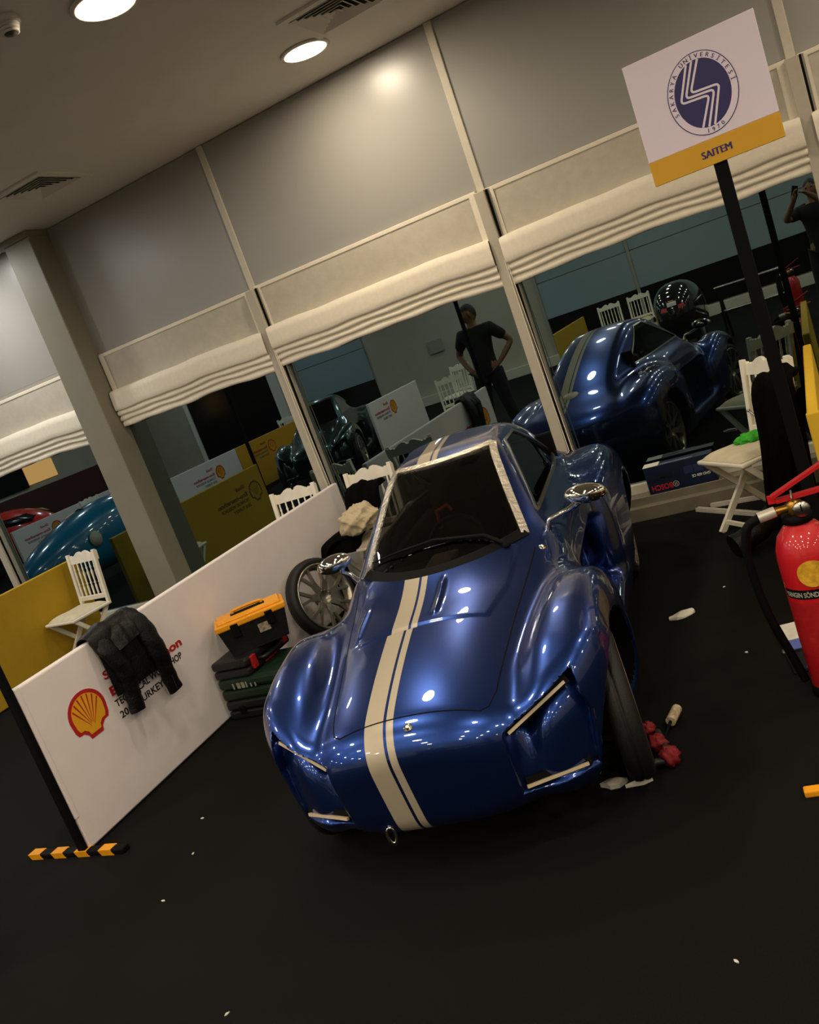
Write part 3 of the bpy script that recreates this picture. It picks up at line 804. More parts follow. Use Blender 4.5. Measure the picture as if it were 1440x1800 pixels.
partition('yellow partition seen edge on beside the fire extinguisher', -.135, 3.82, 5.60, -1, mat('bright_yellow_cloth', '#d9ae22', .75, noise=.03, nscale=12), M_LRED, M_LYEL, M_LBLK, None, False, h=.84)
partition('far yellow partition with emblem, seen reflected behind the green car', -9.1, -2.6, -.50, 1, mat('amber_cloth', '#d29a1c', .75, noise=.03, nscale=12), M_LRED, M_LYEL, M_LGRY, (-1.55, .60), False)
partition('far white partition with emblem, seen reflected left of the yellow one', -9.1, -.48, 1.3, 1, M_WHITE, M_LRED, M_LYEL, M_LGRY, (.1, .58), False)
partition('white partition with emblem seen reflected right of the green car', -6.50, -2.6, -.62, 1, M_WHITE, M_LRED, M_LYEL, M_LGRY, (-1.45, .60), False)
partition('white partition with emblem seen reflected beyond the teal car', -12.2, -1.6, 1.75, 1, M_WHITE, M_LRED, M_LYEL, M_LGRY, (.85, .60), False)
partition('small yellow partition seen reflected above the blue car roof', -3.85, -4.7, -2.5, 1, M_YELB, M_LRED, M_LYEL, M_LGRY, None, False)

# ------------------------------------------------------------------ university sign on its post
SX, SY, SZ0, SZ1, SW = -.225, 3.80, 1.885, 2.345, .485
sg = thing('sign_board', 'square white sign with blue oval crest and yellow strip on a black post', 'sign', (SX, SY, 0))
M_SIGN = mat('sign_white', '#e6d9e6', .5, noise=.01, nscale=5)
M_SIGNY = mat('sign_yellow', '#d6a01a', .5, noise=.02, nscale=5)
M_NAVY = mat('sign_navy', '#27215e', .5, noise=.02, nscale=20)
obj('board', MB().bbox((-SW / 2, -.006, SZ0 + .092), (SW / 2, .006, SZ1), .002), M_SIGN, sg)
obj('yellow_strip', MB().bbox((-SW / 2, -.0065, SZ0), (SW / 2, .0065, SZ0 + .092), .002), M_SIGNY, sg)
obj('post', MB().bbox((-.020, .007, .0), (.030, .035, SZ1 - .06), .003), M_BLACK, sg)
obj('post_base', MB().bbox((-.16, -.05, 0), (.18, .09, .018), .005), M_BLACK, sg)
SM = basis((0, -.0064, 0), (1, 0, 0), (0, 0, 1))          # sign face: x right, y up
EX, EY, EA, EB = .010, 2.142, .127, .150                  # crest centre and half axes
def oval(a, b, n=48): return [(EX + a * math.cos(2 * PI * k / n), EY + b * math.sin(2 * PI * k / n)) for k in range(n)]
obj('crest_ring', MB().prism(oval(EA, EB), 0, .0006, SM), M_NAVY, sg)
obj('crest_band', MB().prism(oval(EA - .0032, EB - .0032), .0006, .0010, SM), M_SIGN, sg)
obj('crest_oval', MB().prism(oval(EA - .026, EB - .027), .0010, .0014, SM), M_NAVY, sg)
def stroke(pts, w):
    mb = MB()
    L = []
    for i, p in enumerate(pts):
        d = Vector(pts[min(i + 1, len(pts) - 1)]) - Vector(pts[max(i - 1, 0)]); d.normalize(); n = Vector((-d.y, d.x)); L.append((Vector(p) + n * w / 2, Vector(p) - n * w / 2))
    for i in range(len(L) - 1): mb.prism([tuple(L[i][1]), tuple(L[i + 1][1]), tuple(L[i + 1][0]), tuple(L[i][0])], .0014, .0019, SM)
    return mb
def rounded(pts, r, n=4):
    out = [Vector(pts[0])]
    for i in range(1, len(pts) - 1):
        p = Vector(pts[i]); a = (Vector(pts[i - 1]) - p).normalized(); b = (Vector(pts[i + 1]) - p).normalized()
        for k in range(n + 1):
            t = k / n; out.append((p + a * r) * (1 - t) ** 2 + p * 2 * t * (1 - t) + (p + b * r) * t * t)
    return out + [Vector(pts[-1])]
for k in (-1, 0, 1):
    dx = k * .0215; hy = EY + .004 + k * .0120
    e1 = (EX - .062 + dx, hy); e2 = (EX + .042 + dx, hy - .006); lim = lambda x: (EB - .028) * math.sqrt(max(0, 1 - ((x - EX) / (EA - .027)) ** 2))
    top = (EX - .010 + dx, EY + lim(EX - .010 + dx)); bot = (EX - .008 + dx, EY - lim(EX - .008 + dx))
    obj('crest_stroke', stroke(rounded([top, e1, e2, bot], .018), .0078), M_SIGN, sg)
lt = MB()
def arc_text(txt, a0, a1, ra, rb, size, inward=False):
    n = len(txt)
    for i, ch in enumerate(txt):
        if ch == ' ': continue
        a = math.radians(a0 + (a1 - a0) * (i + .5) / n); p = (EX + ra * math.cos(a), EY + rb * math.sin(a))
        tx, ty_ = -math.sin(a) * ra, math.cos(a) * rb; L = math.hypot(tx, ty_); tx /= L; ty_ /= L
        if a1 < a0: tx, ty_ = -tx, -ty_
        ang = math.atan2(ty_, tx)
        M = SM @ Matrix.Translation((p[0], p[1], .0012)) @ Matrix.Rotation(ang, 4, 'Z') @ Matrix.Translation((0, -size * .36, 0))
        text_into(lt, ch, size, M, 0, .0003, 'CENTER'); text_into(lt, ch, size, M @ Matrix.Translation((.0009, 0, .0001)), 0, .0003, 'CENTER')
arc_text('SAKARYA \u00dcN\u0130VERS\u0130TES\u0130', 203, -2, EA - .0145, EB - .0150, .0215)
arc_text('1970', 258, 296, EA - .0145, EB - .0150, .0215)
obj('crest_lettering', lt, M_NAVY, sg)
nl = MB()
for dx in (0, .0016, .0032): text_into(nl, 'SAITEM', .038, SM @ Matrix.Translation((-.052 + dx, SZ0 + .030, .0005 + dx * .02)), 0, .0004, width=.110)
obj('lettering', nl, M_NAVY, sg)

# ------------------------------------------------------------------ folding chairs
def chair_proto():
    r = thing('folding_chair', 'x', 'chair', (0, 0, 0))
    w = .40
    obj('seat', MB().bbox((-w / 2 - .01, -.215, .415), (w / 2 + .01, .185, .438), .008), M_CHAIRW, r)
    cu = MB()
    def cfn(a, b):
        x = (a - .5) * .37; y = (b - .5) * .36 - .02; e = (1 - abs(2 * a - 1) ** 5) * (1 - abs(2 * b - 1) ** 5)
        return (x, y, .440 + .034 * e ** .5 + .003 * math.sin(a * 9) * math.sin(b * 8))
    cu.grid(cfn, 14, 14); cu.box((-.183, -.198, .438), (.183, .158, .441))
    obj('cushion', cu, M_CUSH, r)
    for s in (-1, 1):
        x = s * (w / 2 - .012)
        obj('back_post', MB().bbox((x - .016, -.014, .0), (x + .016, .014, .47), .004, Matrix.Translation((0, .172, .425)) @ Matrix.Rotation(-.13, 4, 'X')), M_CHAIRW, r)
        obj('leg', MB().bar((x - s * .004, .20, .0), (x - s * .004, -.19, .425), .022, .034, up=(0, 1, 0)), M_CHAIRW, r)
        obj('leg', MB().bar((x - s * .032, -.215, .0), (x - s * .032, .17, .425), .022, .034, up=(0, 1, 0)), M_CHAIRW, r)
    def bk(z): return .172 + (z - .425) * math.tan(.13)
    obj('stretcher', MB().bar((-w / 2 + .02, .155, .05), (w / 2 - .02, .155, .05), .016, .024), M_CHAIRW, r)
    obj('stretcher', MB().bar((-w / 2 + .05, -.17, .05), (w / 2 - .05, -.17, .05), .016, .024), M_CHAIRW, r)
    obj('lower_rail', MB().bbox((-w / 2 + .01, bk(.50) - .011, .475), (w / 2 - .01, bk(.50) + .011, .515), .004), M_CHAIRW, r)
    top = [(-.205, .0), (.205, .0)]
    half = [(.205, .075), (.190, .082), (.182, .072), (.166, .076), (.155, .064), (.138, .070), (.126, .060), (.100, .074), (.072, .090), (.045, .098), (.022, .092), (.014, .080), (.006, .074)]
    poly = top + half + [(-x, y) for x, y in half[::-1]]
    z0 = .800
    Mx = Matrix.Translation((0, bk(.83) + .010, z0)) @ Matrix.Rotation(-.13, 4, 'X') @ Matrix(((1, 0, 0, 0), (0, 0, -1, 0), (0, 1, 0, 0), (0, 0, 0, 1)))
    cm = MB()
    n = len(poly)
    # split the crest into vertical slices so that the scalloped edge stays clean
    vs = []; fs = []
    xs = sorted(set(round(p[0], 4) for p in poly))
    def topy(x):
        ax = abs(x); h = half
        for i in range(len(h) - 1):
            if h[i][0] >= ax >= h[i + 1][0]:
                t = (h[i][0] - ax) / max(1e-6, h[i][0] - h[i + 1][0]); return h[i][1] * (1 - t) + h[i + 1][1] * t
        return h[-1][1]
    for i in range(len(xs) - 1):
        a, b = xs[i], xs[i + 1]
        cm.prism([(a, 0), (b, 0), (b, topy(b)), (a, topy(a))], -.011, .011, Mx)
    obj('crest_rail', cm, M_CHAIRW, r)
    pr = [(.006, 0), (.009, .03), (.010, .09), (.006, .105), (.012, .115), (.006, .125), (.008, .16), (.010, .21), (.006, .235), (.009, .25), (.006, .262), (.006, .30)]
    spm = MB().lathe(pr, 8).mesh('spindle'); spm.materials.append(M_CHAIRW)
    for k in range(6):
        x = -.145 + .058 * k; o = obj('spindle', spm, None, r, (x, bk(.50), .505), (-.13, 0, 0))
    return r
ch0 = chair_proto()
used = []
def chair(x, y, rz, label, group=None):
    if not used:
        used.append(1); ch0.location = (x, y, 0); ch0.rotation_euler = (0, 0, rz); tag(ch0, label, 'chair', group); return ch0
    return dup(ch0, (x, y, 0), rz, label, group)
G = 'white folding chairs in the hall'
chair(-.53, 5.10, math.radians(-50), 'white spindle back chair with green cloth on its cushion, by the right window', G)
chair(-3.76, 5.27, math.radians(2), 'white spindle back chair showing only its top behind the white partition', G)
chair(-3.07, 5.20, math.radians(-3), 'white spindle back chair heaped with clothes behind the car', G)
chair(-5.97, 5.13, math.radians(-9), 'white spindle back chair standing in front of the mustard partition', G)
chair(-3.35, -4.55, math.radians(176), 'white chair seen reflected above the car roof, left of the pair', G)
chair(-2.85, -4.65, math.radians(183), 'white chair seen reflected above the car roof, right of the pair', G)
chair(-5.45, -1.75, math.radians(200), 'white chair seen reflected beside the man in black', G)
chair(-4.75, .15, math.radians(160), 'white chair seen reflected behind the legs of the man in black', G)
chair(-9.75, -3.5, math.radians(120), 'white chair seen reflected in the window right of the column', G)
chair(-11.3, .6, math.radians(95), 'white chair seen reflected left of the column above the teal car', G)
chair(-6.75, 4.35, math.radians(-60), 'white chair beyond the mustard partition at the left photo edge', G)

# ------------------------------------------------------------------ clothes on the chairs and the partition
def blob(mb, c, r, seed, n=22, amp=.18, fr=4.0, flat=0., soft=False):
    rnd = random.Random(seed); ph = [(rnd.uniform(-1, 1), rnd.uniform(-1, 1), rnd.uniform(-1, 1), rnd.uniform(0, 6.28)) for _ in range(9)]
    c = Vector(c); vs = []; fs = []
    for i in range(n + 1):
        t = PI * i / n
        for k in range(2 * n):
            a = PI * k / n; d = Vector((math.sin(t) * math.cos(a), math.sin(t) * math.sin(a), math.cos(t)))
            f = 1.0
            for q, (px, py, pz, p) in enumerate(ph):
                s = math.sin((d.x * px + d.y * py + d.z * pz) * fr * (1 + q * .45) + p); f += amp * ((abs(s) - .5) / (1 + q * .35) if not soft else (1 - 2 * abs(s) ** .7) * .5 / (1 + q * .9))
            p = Vector((d.x * r[0] * f, d.y * r[1] * f, d.z * r[2] * f))
            if flat and p.z < -flat: p.z = -flat
            vs.append(c + p)
    for i in range(n):
        for k in range(2 * n):
            l = (k + 1) % (2 * n); fs.append((i * 2 * n + k, (i + 1) * 2 * n + k, (i + 1) * 2 * n + l, i * 2 * n + l))
    return mb.add(vs, fs, True)
def sheet(mb, path, width, axis, thick, amp, seed, n=20, taper=None):
    """cloth strip: path of points, spread along axis, closed with thickness"""
    rnd = random.Random(seed); ph = [rnd.uniform(0, 6.28) for _ in range(5)]
    P = [Vector(p) for p in path]; ax = Vector(axis).normalized(); m = len(P)
    top = []; bot = []
    for i in range(m):
        t = (P[min(i + 1, m - 1)] - P[max(i - 1, 0)]).normalized(); nn = t.cross(ax).normalized(); s = i / (m - 1)
        w = width * (taper(s) if taper else 1)
        for k in range(n + 1):
            a = k / n; off = amp * (math.sin(a * 11 + ph[0] + s * 2) * .5 + math.sin(a * 23 + ph[1] + s * 4) * .3 + math.sin(s * 13 + a * 5 + ph[2]) * .3)
            edge = thick * (1 - abs(2 * a - 1) ** 4) + .002
            q = P[i] + ax * (a - .5) * w
            top.append(q + nn * (off + edge)); bot.append(q + nn * (off - edge))
    N = n + 1
    fs = [(i * N + k, (i + 1) * N + k, (i + 1) * N + k + 1, i * N + k + 1) for i in range(m - 1) for k in range(n)]
    mb.add(top, fs, True); mb.add(bot, [f[::-1] for f in fs], True)
    ring = [i * N for i in range(m)] + [(m - 1) * N + k for k in range(1, N)] + [i * N + n for i in range(m - 2, -1, -1)] + [k for k in range(n - 1, 0, -1)]
    allv = top + bot; o = len(top)
    mb.add(allv, [(ring[i], ring[(i + 1) % len(ring)], ring[(i + 1) % len(ring)] + o, ring[i] + o) for i in range(len(ring))])
    return mb
def catmull(P, n=6):
    P = [Vector(p) for p in P]; Q = [P[0] * 2 - P[1]] + P + [P[-1] * 2 - P[-2]]; out = []
    for i in range(1, len(Q) - 2):
        for k in range(n):
            t = k / n; a, b, c, d = Q[i - 1], Q[i], Q[i + 1], Q[i + 2]
            out.append(.5 * ((2 * b) + (c - a) * t + (2 * a - 5 * b + 4 * c - d) * t * t + (3 * b - a - 3 * c + d) * t ** 3))
    return out + [P[-1]]

jk = thing('leather_jacket', 'black leather jacket draped over the white partition, sleeves hanging down', 'jacket', (-3.433, 3.07, .83))
obj('torso', sheet(MB(), catmull([(-.075, 0, -.46), (-.065, 0, -.30), (-.06, 0, -.10), (-.045, 0, .0), (-.015, 0, .028), (.02, 0, .028), (.05, 0, 0), (.062, 0, -.08), (.066, 0, -.20), (.06, 0, -.30)], 4), .37, (0, 1, 0), .016, .010, 5, taper=lambda s: 1.0 - .22 * max(0, s - .6)), M_LEATHER, jk)
def sleeve(path, r, seed):
    pts = catmull(path, 7); m = len(pts); rnd = random.Random(seed); mb = MB(); vs = []; n = 16
    for i, p in enumerate(pts):
        s = i / (m - 1); k = s * (len(r) - 1); j = min(int(k), len(r) - 2); rr = r[j] + (r[j + 1] - r[j]) * (k - j)
        t = (pts[min(i + 1, m - 1)] - pts[max(i - 1, 0)]).normalized(); x = t.cross(Vector((0, 1, 0))).normalized(); y = t.cross(x)
        for q in range(n):
            a = 2 * PI * q / n; f = 1 + .05 * math.sin(s * 40 + a * 2 + seed) + .05 * math.sin(s * 17 + a * 3) + rnd.uniform(-.015, .015)
            vs.append(p + (x * math.cos(a) * .55 + y * math.sin(a)) * rr * f)
    mb.add(vs, [(i * n + q, i * n + (q + 1) % n, (i + 1) * n + (q + 1) % n, (i + 1) * n + q) for i in range(m - 1) for q in range(n)], True)
    mb.add(vs[:n], [tuple(range(n))[::-1]]); mb.add(vs[-n:], [tuple(range(n))])
    return mb
sl1 = obj('sleeve', sleeve([(.03, -.12, .0), (.070, -.12, -.08), (.080, -.09, -.20), (.070, -.085, -.31), (.066, -.10, -.42)], [.050, .056, .052, .048, .046], 3), M_LEATHER, jk)
sl2 = obj('sleeve', sleeve([(.02, .09, .03), (.075, .12, -.05), (.105, .135, -.18), (.095, .15, -.32), (.085, .165, -.45)], [.060, .064, .058, .050, .046], 8), M_LEATHER, jk)
obj('zip', MB().bar((.124, .140, -.36), (.116, .146, -.44), .004, .004), M_STEEL, sl2)
obj('collar', sheet(MB(), catmull([(.03, 0, .02), (.08, 0, -.02), (.105, 0, -.09)], 4), .17, (0, 1, .1), .012, .008, 9), M_LEATHER, jk)

hd = obj('black_hoodie', sheet(MB(), catmull([(.03, .150, .78), (.01, .130, .80), (-.02, .105, .74), (-.04, .080, .62), (-.07, .05, .545), (-.12, -.06, .525), (-.15, -.16, .50), (-.16, -.20, .42)], 5), .36, (1, 0, 0), .022, .016, 11, taper=lambda s: .80 + .2 * s), M_BCLOTH, loc=(-3.08, 5.20, 0), rot=(0, 0, -.05))
tag(hd, 'black hooded top hanging over the chair back behind the car', 'clothing')
sl = obj('black_trousers', sheet(MB(), catmull([(-.05, .05, .50), (-.16, -.02, .52), (-.225, -.06, .44), (-.235, -.05, .25), (-.225, -.03, .10)], 4), .20, (0, 1, 0), .018, .012, 12), M_BCLOTH, loc=(-3.09, 5.10, 0))
tag(sl, 'black garment hanging off the seat side of the chair with clothes', 'clothing')
bg = obj('beige_jumper', blob(MB(), (0, 0, .10), (.170, .135, .115), 4, 48, .30, 2.6, .09, True), M_BEIGE, loc=(-3.00, 5.02, .530))
tag(bg, 'crumpled beige jumper on the chair seat behind the car', 'clothing')
gc = obj('green_cloth', blob(MB(), (0, 0, .02), (.085, .055, .024), 6, 22, .34, 4.5, .014), mat('green_rag', '#3fae2c', .85, noise=.1, nscale=40, bump=.3, bscale=80), loc=(-.50, 5.17, .468), rot=(0, 0, .3))
tag(gc, 'bright green rag on the chair cushion by the right window', 'cloth')
tr = thing('metal_rod', 'thin silver rod leaning across the chair with the green rag', 'rod', (0, 0, 0))
obj('rod', MB().tube([(-.50, 5.28, .615), (-.36, 5.12, .475)], .007, 8), M_STEEL, tr)
obj('tip', MB().ball((-.50, 5.28, .617), .011, 6), M_STEEL, tr)

# black overalls hanging at the sign post, one leg on the floor
ov = thing('black_overalls', 'black overalls hanging beside the sign post with one leg on the floor', 'clothing', (-.30, 4.85, 0))
obj('hanging_cloth', sheet(MB(), catmull([(.04, .10, .83), (.01, .02, .845), (-.02, -.05, .80), (-.03, -.06, .55), (-.06, -.06, .30), (-.08, -.06, .06)], 5), .24, (.92, .25, 0), .028, .022, 21, taper=lambda s: .7 + .45 * s), M_BCLOTH, ov)
leg = catmull([(-.08, .0, .16), (-.15, -.06, .15), (-.25, -.14, .11), (-.36, -.21, .062)], 6)
obj('trouser_leg', MB().tube(leg, [.055 + .018 * math.sin(k * 1.1) * .3 + .012 * k / len(leg) for k in range(len(leg))], 14), M_LEATHER, ov)
obj('cuff', MB().tube([(-.355, -.207, .064), (-.385, -.225, .058)], [.069, .071], 14), M_LEATHER, ov)

# ------------------------------------------------------------------ tool boxes against the partition
bc = thing('tool_case', 'black flat tool case at the bottom of the stack by the partition', 'case', (-3.17, 3.75, 0), .04)
obj('shell', MB().bbox((-.225, -.18, 0), (.225, .18, .052), .012).bbox((-.225, -.18, .056), (.225, .18, .112), .014), M_PLASTIC, bc)
for sx in (-.12, .12): obj('latch', MB().bbox((sx - .02, -.19, .035), (sx + .02, -.178, .08), .004), M_BLACK, bc)
obj('lettering', text_into(MB(), 'PRO', .03, basis((-.05, -.1812, .075), (1, 0, 0), (0, 0, 1)), .0008, .0005), M_LGRY, bc) if False else None
gcase = thing('tool_case', 'dark green tool case second from the bottom of the stack by the partition', 'case', (-3.175, 3.745, .113), .02)
obj('shell', MB().bbox((-.222, -.172, 0), (.222, .172, .062), .016).bbox((-.222, -.172, .066), (.222, .172, .130), .020), M_GREENP, gcase)
lab = MB()
for k in range(6): lab.box((-.12 + k * .030, -.1745, .070), (-.12 + k * .030 + (.022 if k in (1, 2) else .010), -.172, .070 + (.034 if k < 4 else .022)))
o = obj('label_print', lab, mat('pale_print', '#8d9080', .6), gcase, label='worn pale print'); o['kind'] = 'stuff'
rc = thing('tool_case', 'black tool case with two red latches, under the yellow lidded toolbox', 'case', (-3.255, 3.79, .244), 0)
obj('shell', MB().bbox((-.14, -.215, 0), (.115, .215, .048), .014).bbox((-.14, -.215, .052), (.115, .215, .102), .016), M_PLASTIC, rc)
for sy in (-.155, .155): obj('latch', MB().bbox((.108, sy - .022, .020), (.128, sy + .022, .096), .005), M_RPLAST, rc, label='red latch')
obj('handle', MB().tube(catmull([(.112, -.10, .05), (.150, -.085, .05), (.158, 0, .05), (.150, .085, .05), (.112, .10, .05)], 4), .011, 8), M_PLASTIC, rc)
obj('red_trim', MB().bbox((.114, -.06, .004), (.118, .06, .012), .001), M_RPLAST, rc)
tb = thing('toolbox', 'black toolbox with dusty yellow lid on top of the stack by the partition', 'toolbox', (-3.17, 3.79, .347), math.radians(38))
body = MB(); b0 = [(-.165, -.075), (.165, -.075), (.165, .075), (-.165, .075)]; b1 = [(-.195, -.098), (.195, -.098), (.195, .098), (-.195, .098)]
body.add([(x, y, 0) for x, y in b0] + [(x, y, .165) for x, y in b1], [(3, 2, 1, 0), (4, 5, 6, 7), (0, 1, 5, 4), (1, 2, 6, 5), (2, 3, 7, 6), (3, 0, 4, 7)])
obj('body', body, M_PLASTIC, tb)
lid = obj('lid', MB().bbox((-.205, -.106, .160), (.205, .106, .196), .008).bbox((-.185, -.086, .190), (.185, .086, .212), .010), M_YPLAST, tb, label='yellow plastic lid')
obj('handle_recess', MB().bbox((-.10, -.028, .209), (.10, .028, .214), .002), M_BLACK, lid)
obj('handle', MB().tube(catmull([(-.085, .012, .212), (-.075, .012, .228), (.075, .012, .228), (.085, .012, .212)], 4), .009, 8), M_YPLAST, lid)
for sx in (-.10, .10): obj('latch', MB().bbox((sx - .022, -.112, .105), (sx + .022, -.098, .182), .004), M_BLACK, tb)
obj('sticker', MB().box((.020, -.0925, .075), (.085, -.0905, .130), Matrix.Rotation(.0, 4, 'X')), mat('sticker_print', '#9a8f78', .5, noise=.6, nscale=60), tb, label='small printed sticker')

# ------------------------------------------------------------------ spare wheel leaning on the partition
sw = thing('spare_wheel', 'spare alloy wheel with worn tyre leaning on the white partition', 'wheel', (-3.235, 4.60, .272), rot=(0, math.radians(-15), math.radians(-12)))
wheel_into(sw, (0, 0, 0), (.3, 0, 0), M_ALLOY)

# ------------------------------------------------------------------ boxed power tool on the sill
bx = thing('tool_carton', 'dark blue power tool carton lying upside down on the window sill', 'box', (-1.04, 5.735, .151), 0)
M_CART = mat('dark_blue_card', '#0c1934', .45, noise=.15, nscale=8)
obj('carton', MB().bbox((-.22, -.048, 0), (.22, .045, .185), .004), M_CART, bx)
FM = basis((0, -.0485, 0), (-1, 0, 0), (0, 0, -1))       # print is upside down
obj('lettering', text_into(MB(), 'BOSCH', .052, FM @ Matrix.Translation((.062, -.066 + .012, .0004)), .0012, .0004, width=.135), M_LRED, bx, label='red upside down lettering')
obj('model_lettering', text_into(MB(), 'GHO 600 CE', .024, FM @ Matrix.Translation((-.185, -.070, .0004)), .0006, .0004, width=.115), M_PAPER, bx, label='white upside down lettering')
cx, cz = -.04, .038
obj('round_mark', MB().tube([(cx + .018 * math.cos(a), -.0490, cz + .018 * math.sin(a)) for a in np.linspace(0, 2 * PI, 25)[:-1]], .0016, 4, closed=True).box((cx - .008, -.0494, cz - .010), (cx - .004, -.0486, cz + .010)).box((cx + .004, -.0494, cz - .010), (cx + .008, -.0486, cz + .010)).box((cx - .008, -.0494, cz - .002), (cx + .008, -.0486, cz + .002)), M_SHEER, bx)
obj('tool_picture', MB().box((-.20, -.0492, .082), (-.10, -.0484, .100)).box((-.13, -.0492, .095), (-.05, -.0484, .125)), mat('print_dark', '#0a1020', .5), bx)
obj('spec_table', MB().box((.03, -.0492, .085), (.085, -.0484, .135)).box((.09, -.0492, .085), (.15, -.0484, .135)), mat('print_dark2', '#1b2b50', .5), bx)
obj('tape', MB().box((-.221, -.049, .1845), (-.12, .046, .1865)), M_PAPER, bx, label='pale sticky tape')
obj('scuffed_edge', MB().box((-.115, -.049, .1846), (.10, -.020, .1862)), mat('scuffed_card', '#5c6a80', .6, noise=.7, nscale=80), bx)

# ------------------------------------------------------------------ loose aluminium profiles by the sill
M_PROF = mat('matt_aluminium', '#d6d0c0', .4, metal=.25, noise=.05, nscale=30)
def profile(a, b, label):
    a = Vector(a); b = Vector(b); d = (b - a).normalized()
    t = thing('aluminium_profile', label, 'profile', a, group='loose aluminium profiles')
    n = Vector((-d.y, d.x, 0)); L = b - a
    obj('lower_web', MB().bar((0, 0, .008), L + Vector((0, 0, .008)), .030, .014), M_PROF, t)
    obj('rib', MB().bar(n * .010 + Vector((0, 0, .020)), L + n * .010 + Vector((0, 0, .020)), .007, .012), M_PROF, t)
    obj('rib', MB().bar(n * -.010 + Vector((0, 0, .020)), L + n * -.010 + Vector((0, 0, .020)), .007, .012), M_PROF, t)
profile((-.985, 5.605, 0), (-.52, 5.18, 0), 'bright aluminium profile lying on the floor across the chair foot')
profile((-.90, 5.62, .0), (-.42, 5.54, .0), 'aluminium profile lying on the floor along the window sill')

# ------------------------------------------------------------------ fire extinguisher
def extinguisher(x, y, z, rz, label):
    t = thing('fire_extinguisher', label, 'extinguisher', (x, y, z), rz); t.scale = (1.14, 1.14, 1.14)
    R = .088
    obj('cylinder', MB().lathe([(0, .002), (.070, .002), (.080, .006), (R, .020), (R, .46), (R - .004, .49), (R - .016, .525), (R - .038, .552), (.030, .565), (.028, .578), (0, .578)], 40), M_REDP, t)
    obj('foot_ring', MB().lathe([(.074, 0), (.091, 0), (.091, .035), (.087, .038)], 40), M_BLACK, t)
    obj('collar', MB().lathe([(.032, .560), (.044, .566), (.044, .588), (.034, .592), (0, .592)], 20), M_BLACK, t)
    obj('valve', MB().lathe([(.020, .59), (.024, .60), (.024, .625), (.016, .635), (0, .64)], 14).tube([(0, 0, .612), (-.055, -.012, .612)], .012, 10), mat('brass', '#b88a3a', .35, metal=.9), t)
    g = obj('gauge', MB().lathe([(0, .012), (.022, .012), (.024, .008), (.024, 0), (0, 0)], 20, basis((.018, -.036, .612), (1, 0, 0), (0, 0, 1))), M_STEEL, t)
    obj('gauge_needle', MB().box((-.001, -.0502, .606), (.003, -.0482, .628), Matrix.Translation((.017, .0, 0))), M_BLACK, g)
    up = obj('lever', MB().bar((-.055, 0, .655), (.13, 0, .735), .030, .010, up=(0, 0, 1)).bar((-.055, 0, .635), (-.055, 0, .66), .026, .012, up=(0, 1, 0)), M_REDP, t)
    obj('carry_handle', MB().bar((-.045, 0, .640), (.13, 0, .650), .030, .010, up=(0, 0, 1)), M_REDP, t)
    obj('safety_pin', MB().tube([(.0, -.03, .652), (.0, .03, .652)], .003, 6).tube([(0, -.042 + .012 * math.cos(a), .652 + .012 * math.sin(a)) for a in np.linspace(0, 2 * PI, 13)[:-1]], .002, 5, closed=True), M_STEEL, t)
    obj('hose_ferrule', MB().tube([(-.055, -.012, .612), (-.105, -.02, .606)], .017, 12), mat('pale_ferrule', '#c9c2b4', .4, metal=.4), t)
    obj('hose', MB().tube(catmull([(-.10, -.02, .607), (-.145, -.025, .58), (-.165, -.02, .48), (-.155, -.01, .30), (-.118, 0, .12), (-.102, .004, .04)], 6), .014, 10), M_BLACK, t)
    def wrap(v, z0, a0): a = a0 + v.x / R; return Vector(((R + .0008 + v.z) * math.sin(a), -(R + .0008 + v.z) * math.cos(a), z0 + v.y))
    def patch(w, h, z0, a0, m, nm, lb=None, off=.0006):
        return obj(nm, MB().grid(lambda a, b: wrap(Vector(((a - .5) * w, b * h, off)), z0, a0), 12, 1), m, t, label=lb)
    patch(.17, .030, .345, -.25, M_BLACK, 'name_band', 'black band')
    mb = MB(); text_into(mb, 'YANGIN S\u00d6ND\u00dcR\u00dcC\u00dc', .022, Matrix.Identity(4), .0006, .0002, width=.155, fn=lambda v: wrap(Vector((v.x - .0775, v.y, .0022)), .352, -.25)); obj('lettering', mb, M_PAPER, t, label='white lettering')
    disc = MB().add([wrap(Vector((0, 0, .0022)), .425, .02)] + [wrap(Vector((.042 * math.cos(a), .042 * math.sin(a), .0022)), .425, .02) for a in np.linspace(0, 2 * PI, 29)[:-1]], [(0, 1 + k, 1 + (k + 1) % 28) for k in range(28)])
    obj('round_sticker', disc, mat('sticker_yellow', '#d8a52c', .5, noise=.25, nscale=70), t, label='round yellow sticker')
    patch(.17, .18, .150, -.25, mat('label_red', '#a3161a', .5, noise=.15, nscale=60), 'instruction_label', 'darker red instruction label')
    patch(.018, .018, .20, -.55, M_LRED, 'pictogram')
    patch(.06, .022, .10, .1, M_BLACK, 'lower_band')
    return t
extinguisher(-.238, 3.12, 0, .05, 'red fire extinguisher standing at the right photo edge')
extinguisher(-.30, -1.35, 0, .3, 'red fire extinguisher behind the photographer, seen only in reflection')
bk = thing('folder', 'open white folder with blue strip lying behind the fire extinguisher', 'folder', (-.40, 3.48, 0), math.radians(12))
obj('cover', MB().bbox((-.05, -.22, 0), (.20, .24, .006), .002), M_BLACK, bk)
obj('sheet', MB().bbox((-.035, .06, .006), (.16, .22, .010), .001), M_PAPER, bk)
obj('blue_strip', MB().bbox((-.035, -.03, .006), (.16, .055, .011), .001), mat('blue_paper', '#5560a8', .7), bk)
obj('clip', MB().bbox((-.055, -.05, .004), (-.035, -.02, .016), .003), M_STEEL, bk)
obj('sleeve', MB().bbox((-.035, -.21, .006), (.16, -.06, .009), .001), mat('dark_sleeve', '#20242c', .15), bk)
